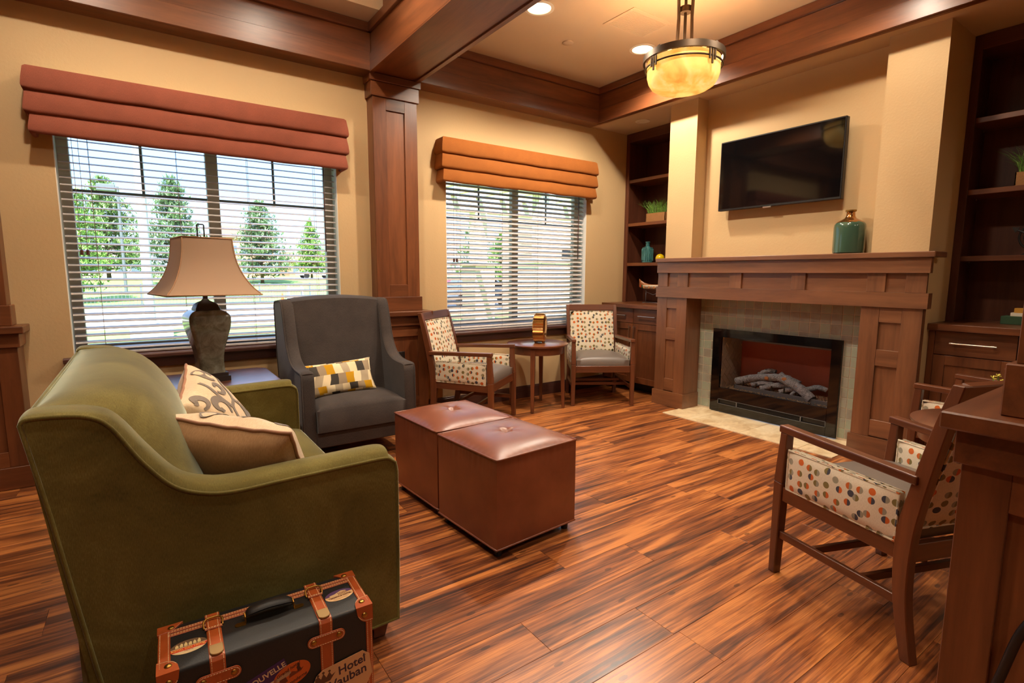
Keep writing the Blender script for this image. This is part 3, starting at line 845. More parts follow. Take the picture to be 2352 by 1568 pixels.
# ------------------------------------------------------------------ bookcases, base cabinets, counters
cy_, cz_m, cx_m = MAT['case_y'], MAT['case_z'], MAT['case_x']
def pull(name, parent, p0, p1, r=0.005, out=0.03):
    """bar pull on a face looking to -x"""
    p0, p1 = Vector(p0), Vector(p1); d = (p1 - p0).normalized()
    g = G().cyl(p0 - d * 0.02 + Vector((-out, 0, 0)), p1 + d * 0.02 + Vector((-out, 0, 0)), r, n=10)
    for p in (p0, p1):
        g.cyl(p, p + Vector((-out, 0, 0)), r * 0.9, n=8)
        g.cyl(p + Vector((-out, 0, 0)) - d * 0.006, p + Vector((-out, 0, 0)) + d * 0.006, r * 1.35, n=10)
    return g.build(name, MAT['nickel'], parent, world=True, smooth=40)
def nook(side, ya, yb, shelves):
    L = {'n': 'beside the window with the orange valance', 's': 'behind the second dotted chair'}[side]
    t = thing('bookcase', 'tall dark built-in bookcase ' + L, 'bookcase', (4.7, (ya + yb) / 2, 0.94))
    xf_, xk = 4.53, 4.87
    boxes('back', cz_m, t, (xk - 0.012, xk, ya, yb, 0.945, ZS), bevel=0)
    boxes('side', cz_m, t, (xf_ + 0.02, xk, ya, ya + 0.018, 0.945, ZS - 0.002), bevel=0)
    boxes('side', cz_m, t, (xf_ + 0.02, xk, yb - 0.018, yb, 0.945, ZS - 0.002), bevel=0)
    boxes('top', cy_, t, (xf_ + 0.02, xk, ya, yb, 2.70, 2.72), bevel=0)
    boxes('face_stile', cz_m, t, (xf_, xf_ + 0.02, ya, ya + 0.045, 0.945, ZS - 0.002)); boxes('face_stile', cz_m, t, (xf_, xf_ + 0.02, yb - 0.045, yb, 0.945, ZS - 0.002))
    boxes('face_rail', cy_, t, (xf_, xf_ + 0.02, ya + 0.045, yb - 0.045, 2.695, ZS - 0.002))
    for z in shelves:
        s = boxes('shelf', MAT['trim_y'], t, (xf_ + 0.012, xk - 0.012, ya + 0.019, yb - 0.019, z - 0.034, z), bevel=0.002)
        g = G()
        for yy in (ya + 0.024, yb - 0.024):
            for xx in (xf_ + 0.05, xk - 0.06): g.sphere((xx, yy, z - 0.038), 0.004, 6, 4)
        g.build('shelf_pins', MAT['nickel'], s, world=True, smooth=True)
    c = thing('base_cabinet', 'wooden base cabinet with drawers and panelled doors ' + L, 'cabinet', (4.5, (ya + yb) / 2, 0))
    fx = 4.246
    boxes('body', MAT['trim_y'], c, (fx + 0.02, xk, ya, yb, 0.105, 0.902), bevel=0)
    boxes('toe_kick', MAT['blackmat'], c, (4.385, xk, ya, yb, 0, 0.105), bevel=0)
    ym = (ya + yb) / 2
    sg = 0.036
    halves = ((ya + sg, ym - 0.002), (ym + 0.002, yb - sg))
    boxes('face_stile', MAT['trim_z'], c, (fx + 0.002, fx + 0.02, ya, ya + sg - 0.002, 0.105, 0.902)); boxes('face_stile', MAT['trim_z'], c, (fx + 0.002, fx + 0.02, yb - sg + 0.002, yb, 0.105, 0.902))
    for i, (a, b_) in enumerate(halves):
        d = boxes('drawer', MAT['trim_y'], c, (fx, fx + 0.019, a, b_, 0.745, 0.898), bevel=0.002)
        yc = (a + b_) / 2
        pull('handle', d, (fx, yc - 0.095, 0.823), (fx, yc + 0.095, 0.823))
        dr = boxes('door', MAT['trim_z'], c, (fx + 0.009, fx + 0.019, a, b_, 0.11, 0.74), bevel=0)
        fr = 0.062
        boxes('door_frame', MAT['trim_z'], dr, (fx, fx + 0.009, a, a + fr, 0.11, 0.74), (fx, fx + 0.009, b_ - fr, b_, 0.11, 0.74), (fx, fx + 0.009, a + fr, b_ - fr, 0.11, 0.11 + fr), (fx, fx + 0.009, a + fr, b_ - fr, 0.74 - fr, 0.74), bevel=0.0015)
        yh = (b_ - 0.03) if i == 0 else (a + 0.03)
        pull('handle', dr, (fx, yh, 0.555), (fx, yh, 0.70))
    k_ = boxes('counter', MAT['trim_y'], None, (4.205, xk, ya, yb, 0.902, 0.945), bevel=0.003)
    tag(k_, 'polished wooden counter on the base cabinet ' + L, 'counter')
nook('n', 3.381, 4.247, (2.295, 1.822, 1.385))
nook('s', 0.372, 1.249, (2.275, 1.818, 1.385))

# shelf ornaments
MAT['wicker'] = solid('woven_seagrass', (176, 124, 72), 0.85, bump=(160, 0.8, 0.006), vary=0.7)
def grass_mat():
    n = N('grass_blades'); n.col(n.ramp(n.noise(n.coords('Object'), 40, 2), [(0.3, lin((58, 100, 30))), (0.7, lin((130, 170, 62)))])); n.set(rough=0.6); return n.m
MAT['blade'] = grass_mat()
MAT['soil'] = solid('dark_soil', (48, 34, 24), 0.95)
def planter(label, x, y, z, w, d, h, gh, n=170, seed=1):
    t = thing('grass_planter', label, 'planter', (x, y, z))
    g = G(); wt = 0.006
    g.box(-d / 2, d / 2, -w / 2, -w / 2 + wt, 0, h).box(-d / 2, d / 2, w / 2 - wt, w / 2, 0, h).box(-d / 2, -d / 2 + wt, -w / 2, w / 2, 0, h).box(d / 2 - wt, d / 2, -w / 2, w / 2, 0, h).box(-d / 2, d / 2, -w / 2, w / 2, 0, 0.006)
    g.build('box', MAT['wicker'], t)
    G().box(-d / 2 + wt, d / 2 - wt, -w / 2 + wt, w / 2 - wt, 0.006, h - 0.008).build('soil', MAT['soil'], t)
    rr = random.Random(seed); g = G()
    for _ in range(n):
        bx, by = rr.uniform(-d / 2 + .012, d / 2 - .012), rr.uniform(-w / 2 + .012, w / 2 - .012)
        ln = gh * rr.uniform(0.65, 1.08); lx, ly = rr.gauss(0, 0.05) + bx * 0.6, rr.gauss(0, 0.04) + by * 0.7
        wd = rr.uniform(0.0012, 0.0022); a = rr.uniform(0, math.pi); ca, sa = math.cos(a) * wd, math.sin(a) * wd
        P = [(bx + lx * t_ * t_ * 1.1, by + ly * t_ * t_ * 1.1, h - 0.01 + ln * t_ * (1 - 0.12 * t_)) for t_ in (0, 0.4, 0.75, 1.0)]
        V = []
        for q, (px, py, pz) in enumerate(P):
            s_ = (1, 0.9, 0.6, 0.05)[q]; V += [(px - ca * s_, py - sa * s_, pz), (px + ca * s_, py + sa * s_, pz)]
        g.add(V, [(0, 1, 3, 2), (2, 3, 5, 4), (4, 5, 7, 6)])
    tag(g.build('grass', MAT['blade'], t), kind='stuff')
planter('green grass in a woven box on the bookcase shelf beside the window', 4.66, 3.87, 1.822, 0.26, 0.12, 0.095, 0.17, 220, 1)
planter('green grass in a woven box on the bookcase shelf behind the second dotted chair', 4.70, 0.88, 1.818, 0.24, 0.12, 0.095, 0.19, 200, 2)
def tealglass():
    n = N('teal_ribbed_glass'); n.col(n.ramp(n.noise(n.coords('Object', (1, 1, .3)), 40, 3), [(0.3, lin((30, 78, 80))), (0.7, lin((74, 128, 126)))])); n.set(rough=0.08, coat=0.6, spec=0.7); return n.m
tb = thing('glass_bottle', 'teal fluted glass bottle on the bookcase shelf', 'bottle', (4.66, 4.01, 1.385))
G().lathe([(0.0, 0.0), (0.056, 0.0), (0.062, 0.006), (0.062, 0.016), (0.060, 0.02), (0.062, 0.07), (0.060, 0.15), (0.062, 0.158), (0.060, 0.166), (0.03, 0.178), (0.022, 0.184), (0.022, 0.224), (0.0, 0.224)], 28).build('body', tealglass(), tb, smooth=40)
g = G()
for i in range(18):
    a = 2 * math.pi * i / 18
    g.tube([(0.0615 * math.cos(a + 0.06 * math.sin(q * 1.4)), 0.0615 * math.sin(a + 0.06 * math.sin(q * 1.4)), 0.02 + q * 0.0165) for q in range(9)], 0.0055, 5)
g.build('flutes', tealglass(), tb, smooth=True)
G().lathe([(0.022, 0.0), (0.028, 0.004), (0.028, 0.012), (0.017, 0.013)], 24, (0, 0, 0.22), cap=False).build('lip', tealglass(), tb, smooth=50)
pg = thing('ceramic_fruit', 'small round yellow ceramic fruit on the bookcase shelf', 'ornament', (4.62, 3.80, 1.385))
MAT['yellow'] = solid('yellow_glaze', (222, 186, 20), 0.15, coat=0.6, vary=0.5)
G().lathe([(0.0, 0.0), (0.02, 0.001), (0.04, 0.012), (0.049, 0.035), (0.048, 0.055), (0.038, 0.076), (0.02, 0.089), (0.0, 0.093)], 28).build('fruit', MAT['yellow'], pg, smooth=True)
G().tube([(0, 0, 0.09), (0.002, 0.001, 0.105), (0.006, 0.003, 0.114)], 0.004, 7).build('stem', MAT['bronze'], pg, smooth=True)
# model canoe on its stand
cn = thing('model_canoe', 'small painted model canoe on a wire stand on the counter', 'model boat', (4.60, 3.86, 0.945))
def canoe_mat():
    n = N('painted_canoe'); z = n.t.nodes.new('ShaderNodeSeparateXYZ'); n.l(n.coords('Object'), z.inputs[0])
    e = n.math('ABSOLUTE', z.outputs[1])
    c = n.ramp(e, [(0.0, lin((232, 222, 200))), (0.125, lin((232, 222, 200))), (0.128, lin((52, 108, 70))), (0.15, lin((52, 108, 70))), (0.153, lin((206, 66, 40))), (0.178, lin((206, 66, 40))), (0.182, lin((166, 104, 62)))], 'CONSTANT')
    up = n.math('GREATER_THAN', z.outputs[2], 0.196)
    n.col(n.mix(up, c, lin((160, 100, 60)))); n.set(rough=0.4); return n.m
def canoe(u, v):
    y = (u * 2 - 1) * 0.20; e = abs(y) / 0.20
    w = 0.045 * max(0.0, 1 - e ** 2.2); hz = 0.05 + 0.04 * e ** 3
    a = (v - 0.5) * math.pi
    return (w * math.sin(a), y, 0.15 + 0.022 * e ** 4 + hz * (1 - math.cos(a)) - 0.0)
g = G().grid(canoe, 28, 10)
hull = g.build('hull', canoe_mat(), cn, smooth=True)
hull.modifiers.new('thickness', 'SOLIDIFY').thickness = 0.004
MAT['tanwood'] = solid('light_wood', (176, 120, 74), 0.5)
for yy in (-0.08, 0.0, 0.08): G().box(-0.03, 0.03, yy - 0.004, yy + 0.004, 0.192, 0.197).build('thwart', MAT['tanwood'], hull)
for yy in (-0.05, 0.02, 0.09):   # painted diamonds along the side
    for sx in (-1,):
        pts = [(yy - 0.016, 0.172), (yy, 0.158), (yy + 0.016, 0.172), (yy, 0.188)]
        G().prism(pts, 'x', -0.047, -0.043).build('painted_diamond', MAT['tanwood'], hull)
g = G()
for yy in (-0.1, 0.1):
    g.tube([(-0.04, yy, 0.18), (-0.028, yy, 0.155), (0, yy, 0.142), (0.028, yy, 0.155), (0.04, yy, 0.18)], 0.003, 6)
    g.cyl((0, yy, 0.003), (0, yy, 0.142), 0.003, n=6)
    g.tube([(-0.05, yy, 0.003), (0.05, yy, 0.003)], 0.003, 6)
g.tube([(0, -0.1, 0.12), (0, 0, 0.09), (0, 0.1, 0.12)], 0.003, 6); g.tube([(0, -0.1, 0.003), (0, 0.1, 0.003)], 0.003, 6)
g.build('stand', MAT['steelgrey'], cn, smooth=True)
# black metal arrow ornament
ar = thing('metal_arrow_ornament', 'black metal rings pierced by an arrow on the bookcase shelf', 'ornament', (4.70, 0.872, 1.385))
g = G()
for r in (0.085, 0.06, 0.035):
    g.tube([(0, r * math.cos(2 * math.pi * i / 36), 0.12 + r * math.sin(2 * math.pi * i / 36)) for i in range(36)], 0.0055, 6, closed=True)
g.build('rings', MAT['blackmat'], ar, smooth=True)
g = G().cyl((-0.01, 0.095, 0.165), (-0.01, -0.12, 0.05), 0.005, n=8)
g.prism([(0.122, 0.186), (0.082, 0.182), (0.104, 0.148)], 'x', -0.015, -0.005)
g.build('arrow', MAT['blackmat'], ar)
g = G().prism([(-0.07, 0.0), (-0.05, 0.0), (0.0, 0.028), (0.05, 0.0), (0.07, 0.0), (0.008, 0.045), (-0.008, 0.045)], 'x', -0.03, 0.03)
g.build('foot', MAT['blackmat'], ar)
gb = thing('keepsake_box', 'dark green box with small cards on top on the counter', 'box', (4.62, 0.86, 0.945))
MAT['dkgreen'] = solid('dark_green_card', (44, 74, 46), 0.6)
G().box(-0.06, 0.06, -0.11, 0.11, 0, 0.052).build('box', MAT['dkgreen'], gb, bevel=0.002)
G().box(-0.035, 0.035, -0.09, 0.07, 0.052, 0.074).build('card_deck', MAT['white'], gb, bevel=0.001)
G().box(-0.03, 0.03, -0.07, 0.055, 0.074, 0.104).build('card_deck', solid('mustard_card', (196, 142, 50), 0.5), gb, bevel=0.001)

# ------------------------------------------------------------------ ceiling fixtures
MAT['bulb'] = emission('lit_downlight', (255, 226, 180), 4.0)
def downlight(label, x, y, z, lit=True, r=0.085, group=None, f=1.0):
    t = thing('recessed_downlight', label, 'ceiling light', (x, y, z), group=group)
    G().lathe([(r, 0.0), (r + 0.022, -0.001), (r + 0.022, -0.005), (r, -0.006), (r - 0.004, 0.0)], 40, cap=False).build('trim_ring', MAT['white'], t, smooth=50)
    if lit:
        G().lathe([(0.0001, -0.0015), (r, -0.0015)], 40, cap=False).build('lens', MAT['bulb'], t)
        spot('downlight_lamp', t, (0, 0, -0.012), DOWN_W * f)
    else:
        G().lathe([(r, -0.002), (r * 0.72, -0.0015), (0.0001, -0.0012)], 40, cap=False).build('lens', MAT['white'], t, smooth=True)
grid_lights = [(2.444, 3.162), (3.565, 3.20)]
downlight('lit round recessed downlight near the wooden cross beam', 2.444, 3.162, ZC)
downlight('lit round recessed downlight beside the ceiling grille', 3.565, 3.20, ZC)
for x, y in ((2.444, 1.5), (3.4, 1.5)):
    downlight('lit round recessed downlight over the fireplace seating', x, y, ZC, group='downlights over the fireplace seating', f=0.42)
for x, y in ((-0.25, 3.0), (0.95, 3.0), (-0.25, 1.2), (0.95, 1.2), (-0.25, -1.2), (0.95, -1.2)):
    downlight('lit round recessed downlight over the green sofa bay', x, y, 3.44, group='downlights over the sofa bay', f=0.68 if y > 2 else 0.3)
for x, y in ((2.444, -1.2), (3.565, -1.2)):
    downlight('lit round recessed downlight behind the freestanding column', x, y, ZC, group='downlights behind the column', f=0.2)
downlight('small unlit downlight in the low soffit above the bookcase', 4.26, 3.79, ZS, lit=False, r=0.05)
sm = thing('sprinkler_cover', 'flat round sprinkler cover on the ceiling', 'sprinkler', (2.974, 3.462, ZC))
G().lathe([(0.0001, -0.012), (0.04, -0.012), (0.044, -0.009), (0.044, -0.001), (0.0001, 0.0)], 36, cap=False).build('cover', MAT['ceiling'], sm, smooth=50)
vn = thing('ceiling_grille', 'painted rectangular air grille on the ceiling beside the pendant', 'grille', (3.19, 2.915, ZC))
g = G(); a, b = 0.215, 0.155
g.box(-a, a, -b, -b + 0.03, -0.006, 0).box(-a, a, b - 0.03, b, -0.006, 0).box(-a, -a + 0.03, -b + 0.03, b - 0.03, -0.006, 0).box(a - 0.03, a, -b + 0.03, b - 0.03, -0.006, 0)
g.build('frame', MAT['ceiling'], vn, bevel=0.0015)
sl = G().box(-a + 0.03, a - 0.03, -0.0035, 0.0035, -0.004, 0).mesh('louver', MAT['ceiling'])
for i in range(24): inst(sl, 'louver', vn, (0, -b + 0.035 + i * (2 * b - 0.07) / 23, 0))

# pendant
MAT['alabaster'] = None
def alabaster():
    n = N('amber_alabaster'); v = n.noise(n.coords('Object'), 7, 6, 0.6, 1.2)
    c = n.ramp(v, [(0.3, lin((214, 140, 50))), (0.5, lin((255, 190, 84))), (0.7, lin((255, 222, 140)))])
    n.col(lin((235, 190, 120))); n.l(c, n.b.inputs['Emission Color']); n.set(emit=0.38, rough=0.25, coat=0.3); return n.m
pd = thing('pendant_lamp', 'bronze pendant lamp with a glowing amber bowl hanging from the ceiling', 'pendant', (2.94, 2.292, 2.417))
RB = 0.226
bowl = G().lathe([(0.0, 0.0), (0.06, 0.002), (0.12, 0.009), (0.165, 0.020), (0.197, 0.040), (0.215, 0.068), (0.224, 0.10), (RB, 0.186), (RB - 0.006, 0.186), (RB - 0.008, 0.105), (0.19, 0.05), (0.14, 0.022), (0.0, 0.008)], 64)
bowl.build('bowl', alabaster(), pd, smooth=60)
G().lathe([(0.238, 0.184), (0.252, 0.184), (0.252, 0.222), (0.238, 0.222), (0.238, 0.184)], 64, cap=False).build('rim_band', MAT['bronze'], pd, smooth=40)
G().tube([(0.236 * math.cos(2 * math.pi * i / 64), 0.236 * math.sin(2 * math.pi * i / 64), 0.146) for i in range(64)], 0.0055, 8, closed=True).build('lower_ring', MAT['bronze'], pd, smooth=True)
for k_ in range(4):
    a0 = R(81 + 90 * k_); g = G()
    for q, (da, zz) in enumerate(((-0.085, 0.122), (0.0, 0.096), (0.085, 0.122))):
        a = a0 + da; x, y = 0.243 * math.cos(a), 0.243 * math.sin(a)
        g.bar((x, y, zz), (x, y, 0.20), 0.010, 0.010)
    g.build('bracket', MAT['bronze'], pd, bevel=0.001)
G().box(-0.24, 0.24, -0.012, 0.012, 0.226, 0.234).box(-0.012, 0.012, -0.24, 0.24, 0.226, 0.234).build('cross_bar', MAT['bronze'], pd)
for a_deg in (155, 279, 99, 335):
    a0 = R(a_deg); g = G()
    c_, s_ = math.cos(a0), math.sin(a0)
    up = (-s_, c_, 0)
    g.bar((0.052 * c_, 0.052 * s_, 0.232), (0.045 * c_, 0.045 * s_, 0.45), 0.008, 0.026, up=up); g.bar((0.045 * c_, 0.045 * s_, 0.45), (0.050 * c_, 0.050 * s_, 0.585), 0.008, 0.026, up=up)
    g.build('strap', MAT['bronze'], pd)
G().lathe([(0.0, 0.478), (0.036, 0.478), (0.036, 0.512), (0.0, 0.512)], 24).build('hub', MAT['bronze'], pd, smooth=40)
G().lathe([(0.009, 0.23), (0.009, 0.56), (0.014, 0.565), (0.016, 0.575), (0.012, 0.585), (0.012, 0.605), (0.006, 0.61)], 14).build('stem', MAT['bronze'], pd, smooth=40)
G().tube([(0, 0, 0.61), (0.002, 0, 0.70)], 0.004, 8).build('chain', MAT['bronze'], pd)
G().lathe([(0.0, 0.703), (0.06, 0.703), (0.055, 0.688), (0.02, 0.676), (0.0, 0.676)], 24).build('canopy', MAT['bronze'], pd, smooth=50)
point('pendant_bulb', pd, (0, 0, 0.15), PENDANT_W, radius=0.08)
pd_fill = copy_tree(pd); pd_fill.location = (0.46, 2.10, 2.52); _l2 = [c for c in pd_fill.children if c.type == 'LIGHT'][0]; _l2.data = _l2.data.copy(); _l2.data.energy = 55.0; pd_fill['label'] = 'unseen bronze pendant lamp added to brighten the ceiling over the green sofa bay'  # unseen copy of the pendant, added to brighten the raised ceiling
# ------------------------------------------------------------------ dotted armchairs
MAT['dots'] = dots('dotted_upholstery')
MAT['seatvinyl'] = solid('grey_seat_vinyl', (104, 93, 85), 0.38, bump=(240, 0.15, 0.002))
def cushion_grid(w, d, h, crown, n=18, rnd=0.03):
    """a soft cushion block, base at z=0: w along x, d along y"""
    g = G()
    def sup(t): return math.copysign(1 - (1 - abs(t)) ** 1.0, t)
    def top(u, v):
        x, y = (u * 2 - 1), (v * 2 - 1)
        e = (1 - abs(x) ** 5) * (1 - abs(y) ** 5)
        return (x * w / 2, y * d / 2, h - rnd + rnd * max(0, e) ** 0.45 + crown * (1 - x * x) * (1 - y * y))
    b = len(g.v); g.grid(top, n, n)
    ring = [j * (n + 1) for j in range(n + 1)] + [n * (n + 1) + i for i in range(1, n + 1)] + [j * (n + 1) + n for j in range(n - 1, -1, -1)] + [i for i in range(n - 1, 0, -1)]
    V = [(g.v[i][0] * 0.985, g.v[i][1] * 0.985, 0.0) for i in ring]
    m = len(g.v); g.v += V; k = len(ring)
    for i in range(k):
        j = (i + 1) % k; g.f.append((ring[i], ring[j], m + j, m + i))
    g.f.append(tuple(m + i for i in range(k)))
    return g
def rounded_panel(cx, cy, cz, w, h, t, axis, parent, name, mat, crown=0.012, piping=True):
    """padded panel: axis 'y' -> spans x,z and faces +-y ; 'x' -> spans y,z"""
    g = G(); n = 10
    for s in (-1, 1):
        def fn(u, v):
            a, b = u * 2 - 1, v * 2 - 1
            o = t / 2 - 0.010 + 0.010 * max(0, (1 - a ** 6) * (1 - b ** 6)) ** 0.4 + crown * (1 - a * a) * (1 - b * b)
            return (cx + a * w / 2, cy + s * o, cz + b * h / 2) if axis == 'y' else (cx + s * o, cy + a * w / 2, cz + b * h / 2)
        g.grid(fn, n, n)
    e = t / 2 - 0.010
    if axis == 'y': g.box(cx - w / 2, cx + w / 2, cy - e, cy + e, cz - h / 2, cz + h / 2)
    else: g.box(cx - e, cx + e, cy - w / 2, cy + w / 2, cz - h / 2, cz + h / 2)
    p = g.build(name, mat, parent, smooth=60, uv=True)
    if piping:
        q = G()
        for s in (-1, 1):
            c = [(-1, -1), (1, -1), (1, 1), (-1, 1)]
            path = []
            for i in range(4):
                a, b = c[i], c[(i + 1) % 4]
                for k in range(8):
                    tt = k / 8; aa, bb = lerp(a[0], b[0], tt), lerp(a[1], b[1], tt)
                    path.append((cx + aa * w / 2, cy + s * e, cz + bb * h / 2) if axis == 'y' else (cx + s * e, cy + aa * w / 2, cz + bb * h / 2))
            q.tube(path, 0.0045, 6, closed=True)
        q.build('piping', mat, p, smooth=True, uv=True)
    return p
def make_chair(label):
    """front looks to -y; origin on the floor under the seat"""
    t = thing('dotted_armchair', label, 'chair', (0, 0, 0), group='dotted armchairs')
    cz, cx, cyy = MAT['chairwood_z'], MAT['chairwood_x'], MAT['chairwood_y']
    W, V_ = 0.285, 0.250; yf, yr = -0.275, 0.235       # half width at the front and at the back
    for s in (-1, 1):
        # front leg rises into the arm post
        g = G().bar((s * (W + 0.002), yf - 0.006, 0), (s * W, yf, 0.40), 0.034, 0.034, 0.044, 0.044, up=(0, 1, 0)); g.bar((s * W, yf, 0.40), (s * W, yf + 0.012, 0.612), 0.044, 0.044, 0.036, 0.036, up=(0, 1, 0))
        g.build('front_leg', cz, t, bevel=0.003)
        # rear leg sweeps up into the back post
        pts = spline([(yr + 0.045, 0.0), (yr + 0.005, 0.2), (yr, 0.40), (yr + 0.025, 0.56), (yr + 0.076, 0.79), (yr + 0.116, 0.935)], 5)
        wd = [lerp(0.038, 0.058, min(1, i / 10)) if i < 12 else lerp(0.058, 0.036, (i - 12) / (len(pts) - 13)) for i in range(len(pts))]
        poly = [(p[0] - w_ / 2, p[1]) for p, w_ in zip(pts, wd)] + [(p[0] + w_ / 2, p[1]) for p, w_ in reversed(list(zip(pts, wd)))]
        G().prism(poly, 'x', s * V_ - 0.017, s * V_ + 0.017).build('rear_leg', cz, t, bevel=0.003)
        # arm, a flat rail falling slightly to the back
        G().bar((s * W, yf - 0.012, 0.627), (s * (V_ + 0.006), yr + 0.03, 0.612), 0.044, 0.030).build('arm', cyy, t, bevel=0.005, seg=2)
        G().bar((s * W, yf + 0.02, 0.355), (s * V_, yr - 0.02, 0.355), 0.026, 0.060).build('side_rail', cyy, t, bevel=0.002)
        sp_ = rounded_panel(0, 0, 0, 0.445, 0.165, 0.046, 'x', t, 'side_panel', MAT['dots'], 0.006)
        sp_.location = (s * (W + V_) / 2, (yf + yr) / 2 + 0.004, 0.465); sp_.rotation_euler = (0, 0, math.atan(s * (W - V_) / (yr - yf)))
        G().bar((s * W, yf + 0.015, 0.175), (s * V_, yr - 0.005, 0.185), 0.018, 0.032).build('stretcher', cyy, t, bevel=0.002)
    G().box(-W + 0.02, W - 0.02, yf - 0.006, yf + 0.016, 0.322, 0.385).build('front_rail', cx, t, bevel=0.002)
    G().box(-V_ + 0.016, V_ - 0.016, yr - 0.012, yr + 0.012, 0.322, 0.385).build('rear_rail', cx, t, bevel=0.002)
    for yy in (-0.11, 0.09):
        hw_ = lerp(W, V_, (yy - yf) / (yr - yf)) - 0.008
        G().box(-hw_, hw_, yy - 0.009, yy + 0.009, 0.168, 0.196).build('cross_stretcher', cx, t, bevel=0.002)
    s_ = cushion_grid(0.515, 0.50, 0.085, 0.028)
    s_.v = [(p[0] * lerp(1.0, 0.885, (p[1] + 0.25) / 0.5), p[1], p[2]) for p in s_.v]
    s_.xf(Matrix.Translation((0, -0.028, 0.386))); s_.build('seat', MAT['seatvinyl'], t, smooth=60)
    # back: padded panel tilted like the posts, top rail above
    tilt = math.atan2(0.090, 0.36)
    bp = rounded_panel(0, 0, 0, 2 * V_ - 0.05, 0.43, 0.055, 'y', t, 'backrest', MAT['dots'], 0.012)
    bp.location = (0, yr + 0.048, 0.655); bp.rotation_euler = (-tilt, 0, 0)
    G().bar((-V_ + 0.012, yr + 0.107, 0.905), (V_ - 0.012, yr + 0.107, 0.905), 0.030, 0.066, up=(0, math.sin(tilt), math.cos(tilt))).build('top_rail', cx, t, bevel=0.004)
    return t
chair = make_chair('dotted armchair with its back against the freestanding column')
def face(dx, dy): return math.atan2(dx, -dy)      # rotation that turns the front (-y) to (dx, dy)
def put(o, x, y, dx, dy, label):
    o.location = (x, y, 0); o.rotation_euler = (0, 0, face(dx, dy)); o['label'] = label
# nearest chair: front feet line measured on the floor
put(chair, 2.30, 0.715, 0.355, 0.935, 'dotted armchair with its back against the freestanding column')
for x, y, dx, dy, lb in ((3.885, 0.80, 0.06, 1.0, 'dotted armchair in front of the base cabinet across the round table from the column'),
                         (2.255, 3.80, 0.60, -0.80, 'dotted armchair between the grey wing chair and the round table'),
                         (3.715, 3.80, -0.53, -0.85, 'dotted armchair in the corner beside the cabinet drawers')):
    put(copy_tree(chair), x, y, dx, dy, lb)

# ------------------------------------------------------------------ round tables
def round_table(label, x, y, rz=0.0):
    t = thing('round_side_table', label, 'table', (x, y, 0), rz, group='round side tables')
    m = MAT['chairwood_x']
    G().lathe([(0.0, 0.592), (0.272, 0.592), (0.284, 0.597), (0.290, 0.605), (0.289, 0.612), (0.282, 0.616), (0.0, 0.620)], 64).build('tabletop', MAT['polished_x'], t, smooth=50)
    G().lathe([(0.238, 0.525), (0.255, 0.525), (0.255, 0.592), (0.238, 0.592), (0.238, 0.525)], 64, cap=False).build('apron', m, t, smooth=40)
    for i in range(4):
        a = R(45 + 90 * i); c, s = math.cos(a), math.sin(a)
        G().bar((0.252 * c, 0.252 * s, 0), (0.236 * c, 0.236 * s, 0.585), 0.028, 0.028, 0.044, 0.044, up=(c, s, 0)).build('leg', MAT['chairwood_z'], t, bevel=0.003)
    return t
round_table('round wooden side table below the window with the orange valance', 3.02, 3.885, R(-2))
round_table('round wooden side table between the two dotted armchairs by the fireplace', 2.965, 0.61, R(12))
# ribbed gold ring vase
def goldmat():
    n = N('ribbed_gold'); n.col(lin((214, 170, 110))); n.set(metal=1.0, rough=0.16); n.bump(n.noise(n.coords('Object'), 30, 3), 0.15, 0.004); return n.m
MAT['gold'] = goldmat()
rv = thing('ribbed_vase', 'gold ribbed disc-shaped vase on the round table below the window', 'vase', (3.02, 3.85, 0.6201), R(-47))
nr, rad = 60, 0.125
def rib(u, v):
    a = 2 * math.pi * u; r = rad * (1 + 0.035 * (1 if int(round(u * nr)) % 2 else -1))
    x = (v - 0.5) * 0.095
    return (x, r * math.sin(a), 0.136 + r * math.cos(a))
g = G().grid(rib, nr, 1); g.build('ribbed_band', MAT['gold'], rv)
for s in (-1, 1):
    g = G().lathe([(rad * 0.99, s * 0.046), (rad * 0.9, s * 0.055), (rad * 0.5, s * 0.064), (0.0001, s * 0.067)], 48, (0, 0, 0.136), axis='x', cap=False)
    g.build('side', MAT['gold'], rv, smooth=True)
G().box(-0.04, 0.04, -0.018, 0.018, 0.262, 0.274).build('mouth', MAT['gold'], rv, bevel=0.003)
for x in (-0.036, 0.036):
    for y in (-0.045, 0.045): G().bar((x, y, 0.0), (x * 0.9, y * 0.8, 0.035), 0.012, 0.012).build('foot', MAT['gold'], rv, bevel=0.002)
# little flower vase on the second table
fv = thing('flower_vase', 'small vase with yellow sprigs on the round table by the fireplace', 'vase', (2.96, 0.60, 0.6201))
G().lathe([(0.0, 0.0), (0.026, 0.0), (0.032, 0.02), (0.03, 0.06), (0.018, 0.085), (0.02, 0.1), (0.015, 0.098), (0.014, 0.08), (0.0, 0.02)], 20, cap=False).build('vase', solid('clear_grey_glass', (150, 160, 160), 0.1, spec=0.7), fv, smooth=True)
MAT['petal'] = solid('yellow_petal', (224, 214, 90), 0.6)
rr = random.Random(5)
for i in range(5):
    a = R(72 * i + 20); top = (0.03 * math.cos(a), 0.03 * math.sin(a), 0.185 + 0.014 * (i % 3))
    st = G().tube([(0, 0, 0.03), (top[0] * .4, top[1] * .4, 0.11), top], 0.0016, 5).build('stem', MAT['blade'], fv)
    g = G()
    for q in range(7):
        b = rr.uniform(0, 6.28); e = rr.uniform(-0.4, 1.0); d = Vector((math.cos(b) * math.cos(e), math.sin(b) * math.cos(e), math.sin(e))) * 0.012
        g.tube([top, tuple(Vector(top) + d)], 0.0015, 4, radii=[0.0012, 0.0026])
    g.build('flower', MAT['petal'], st)

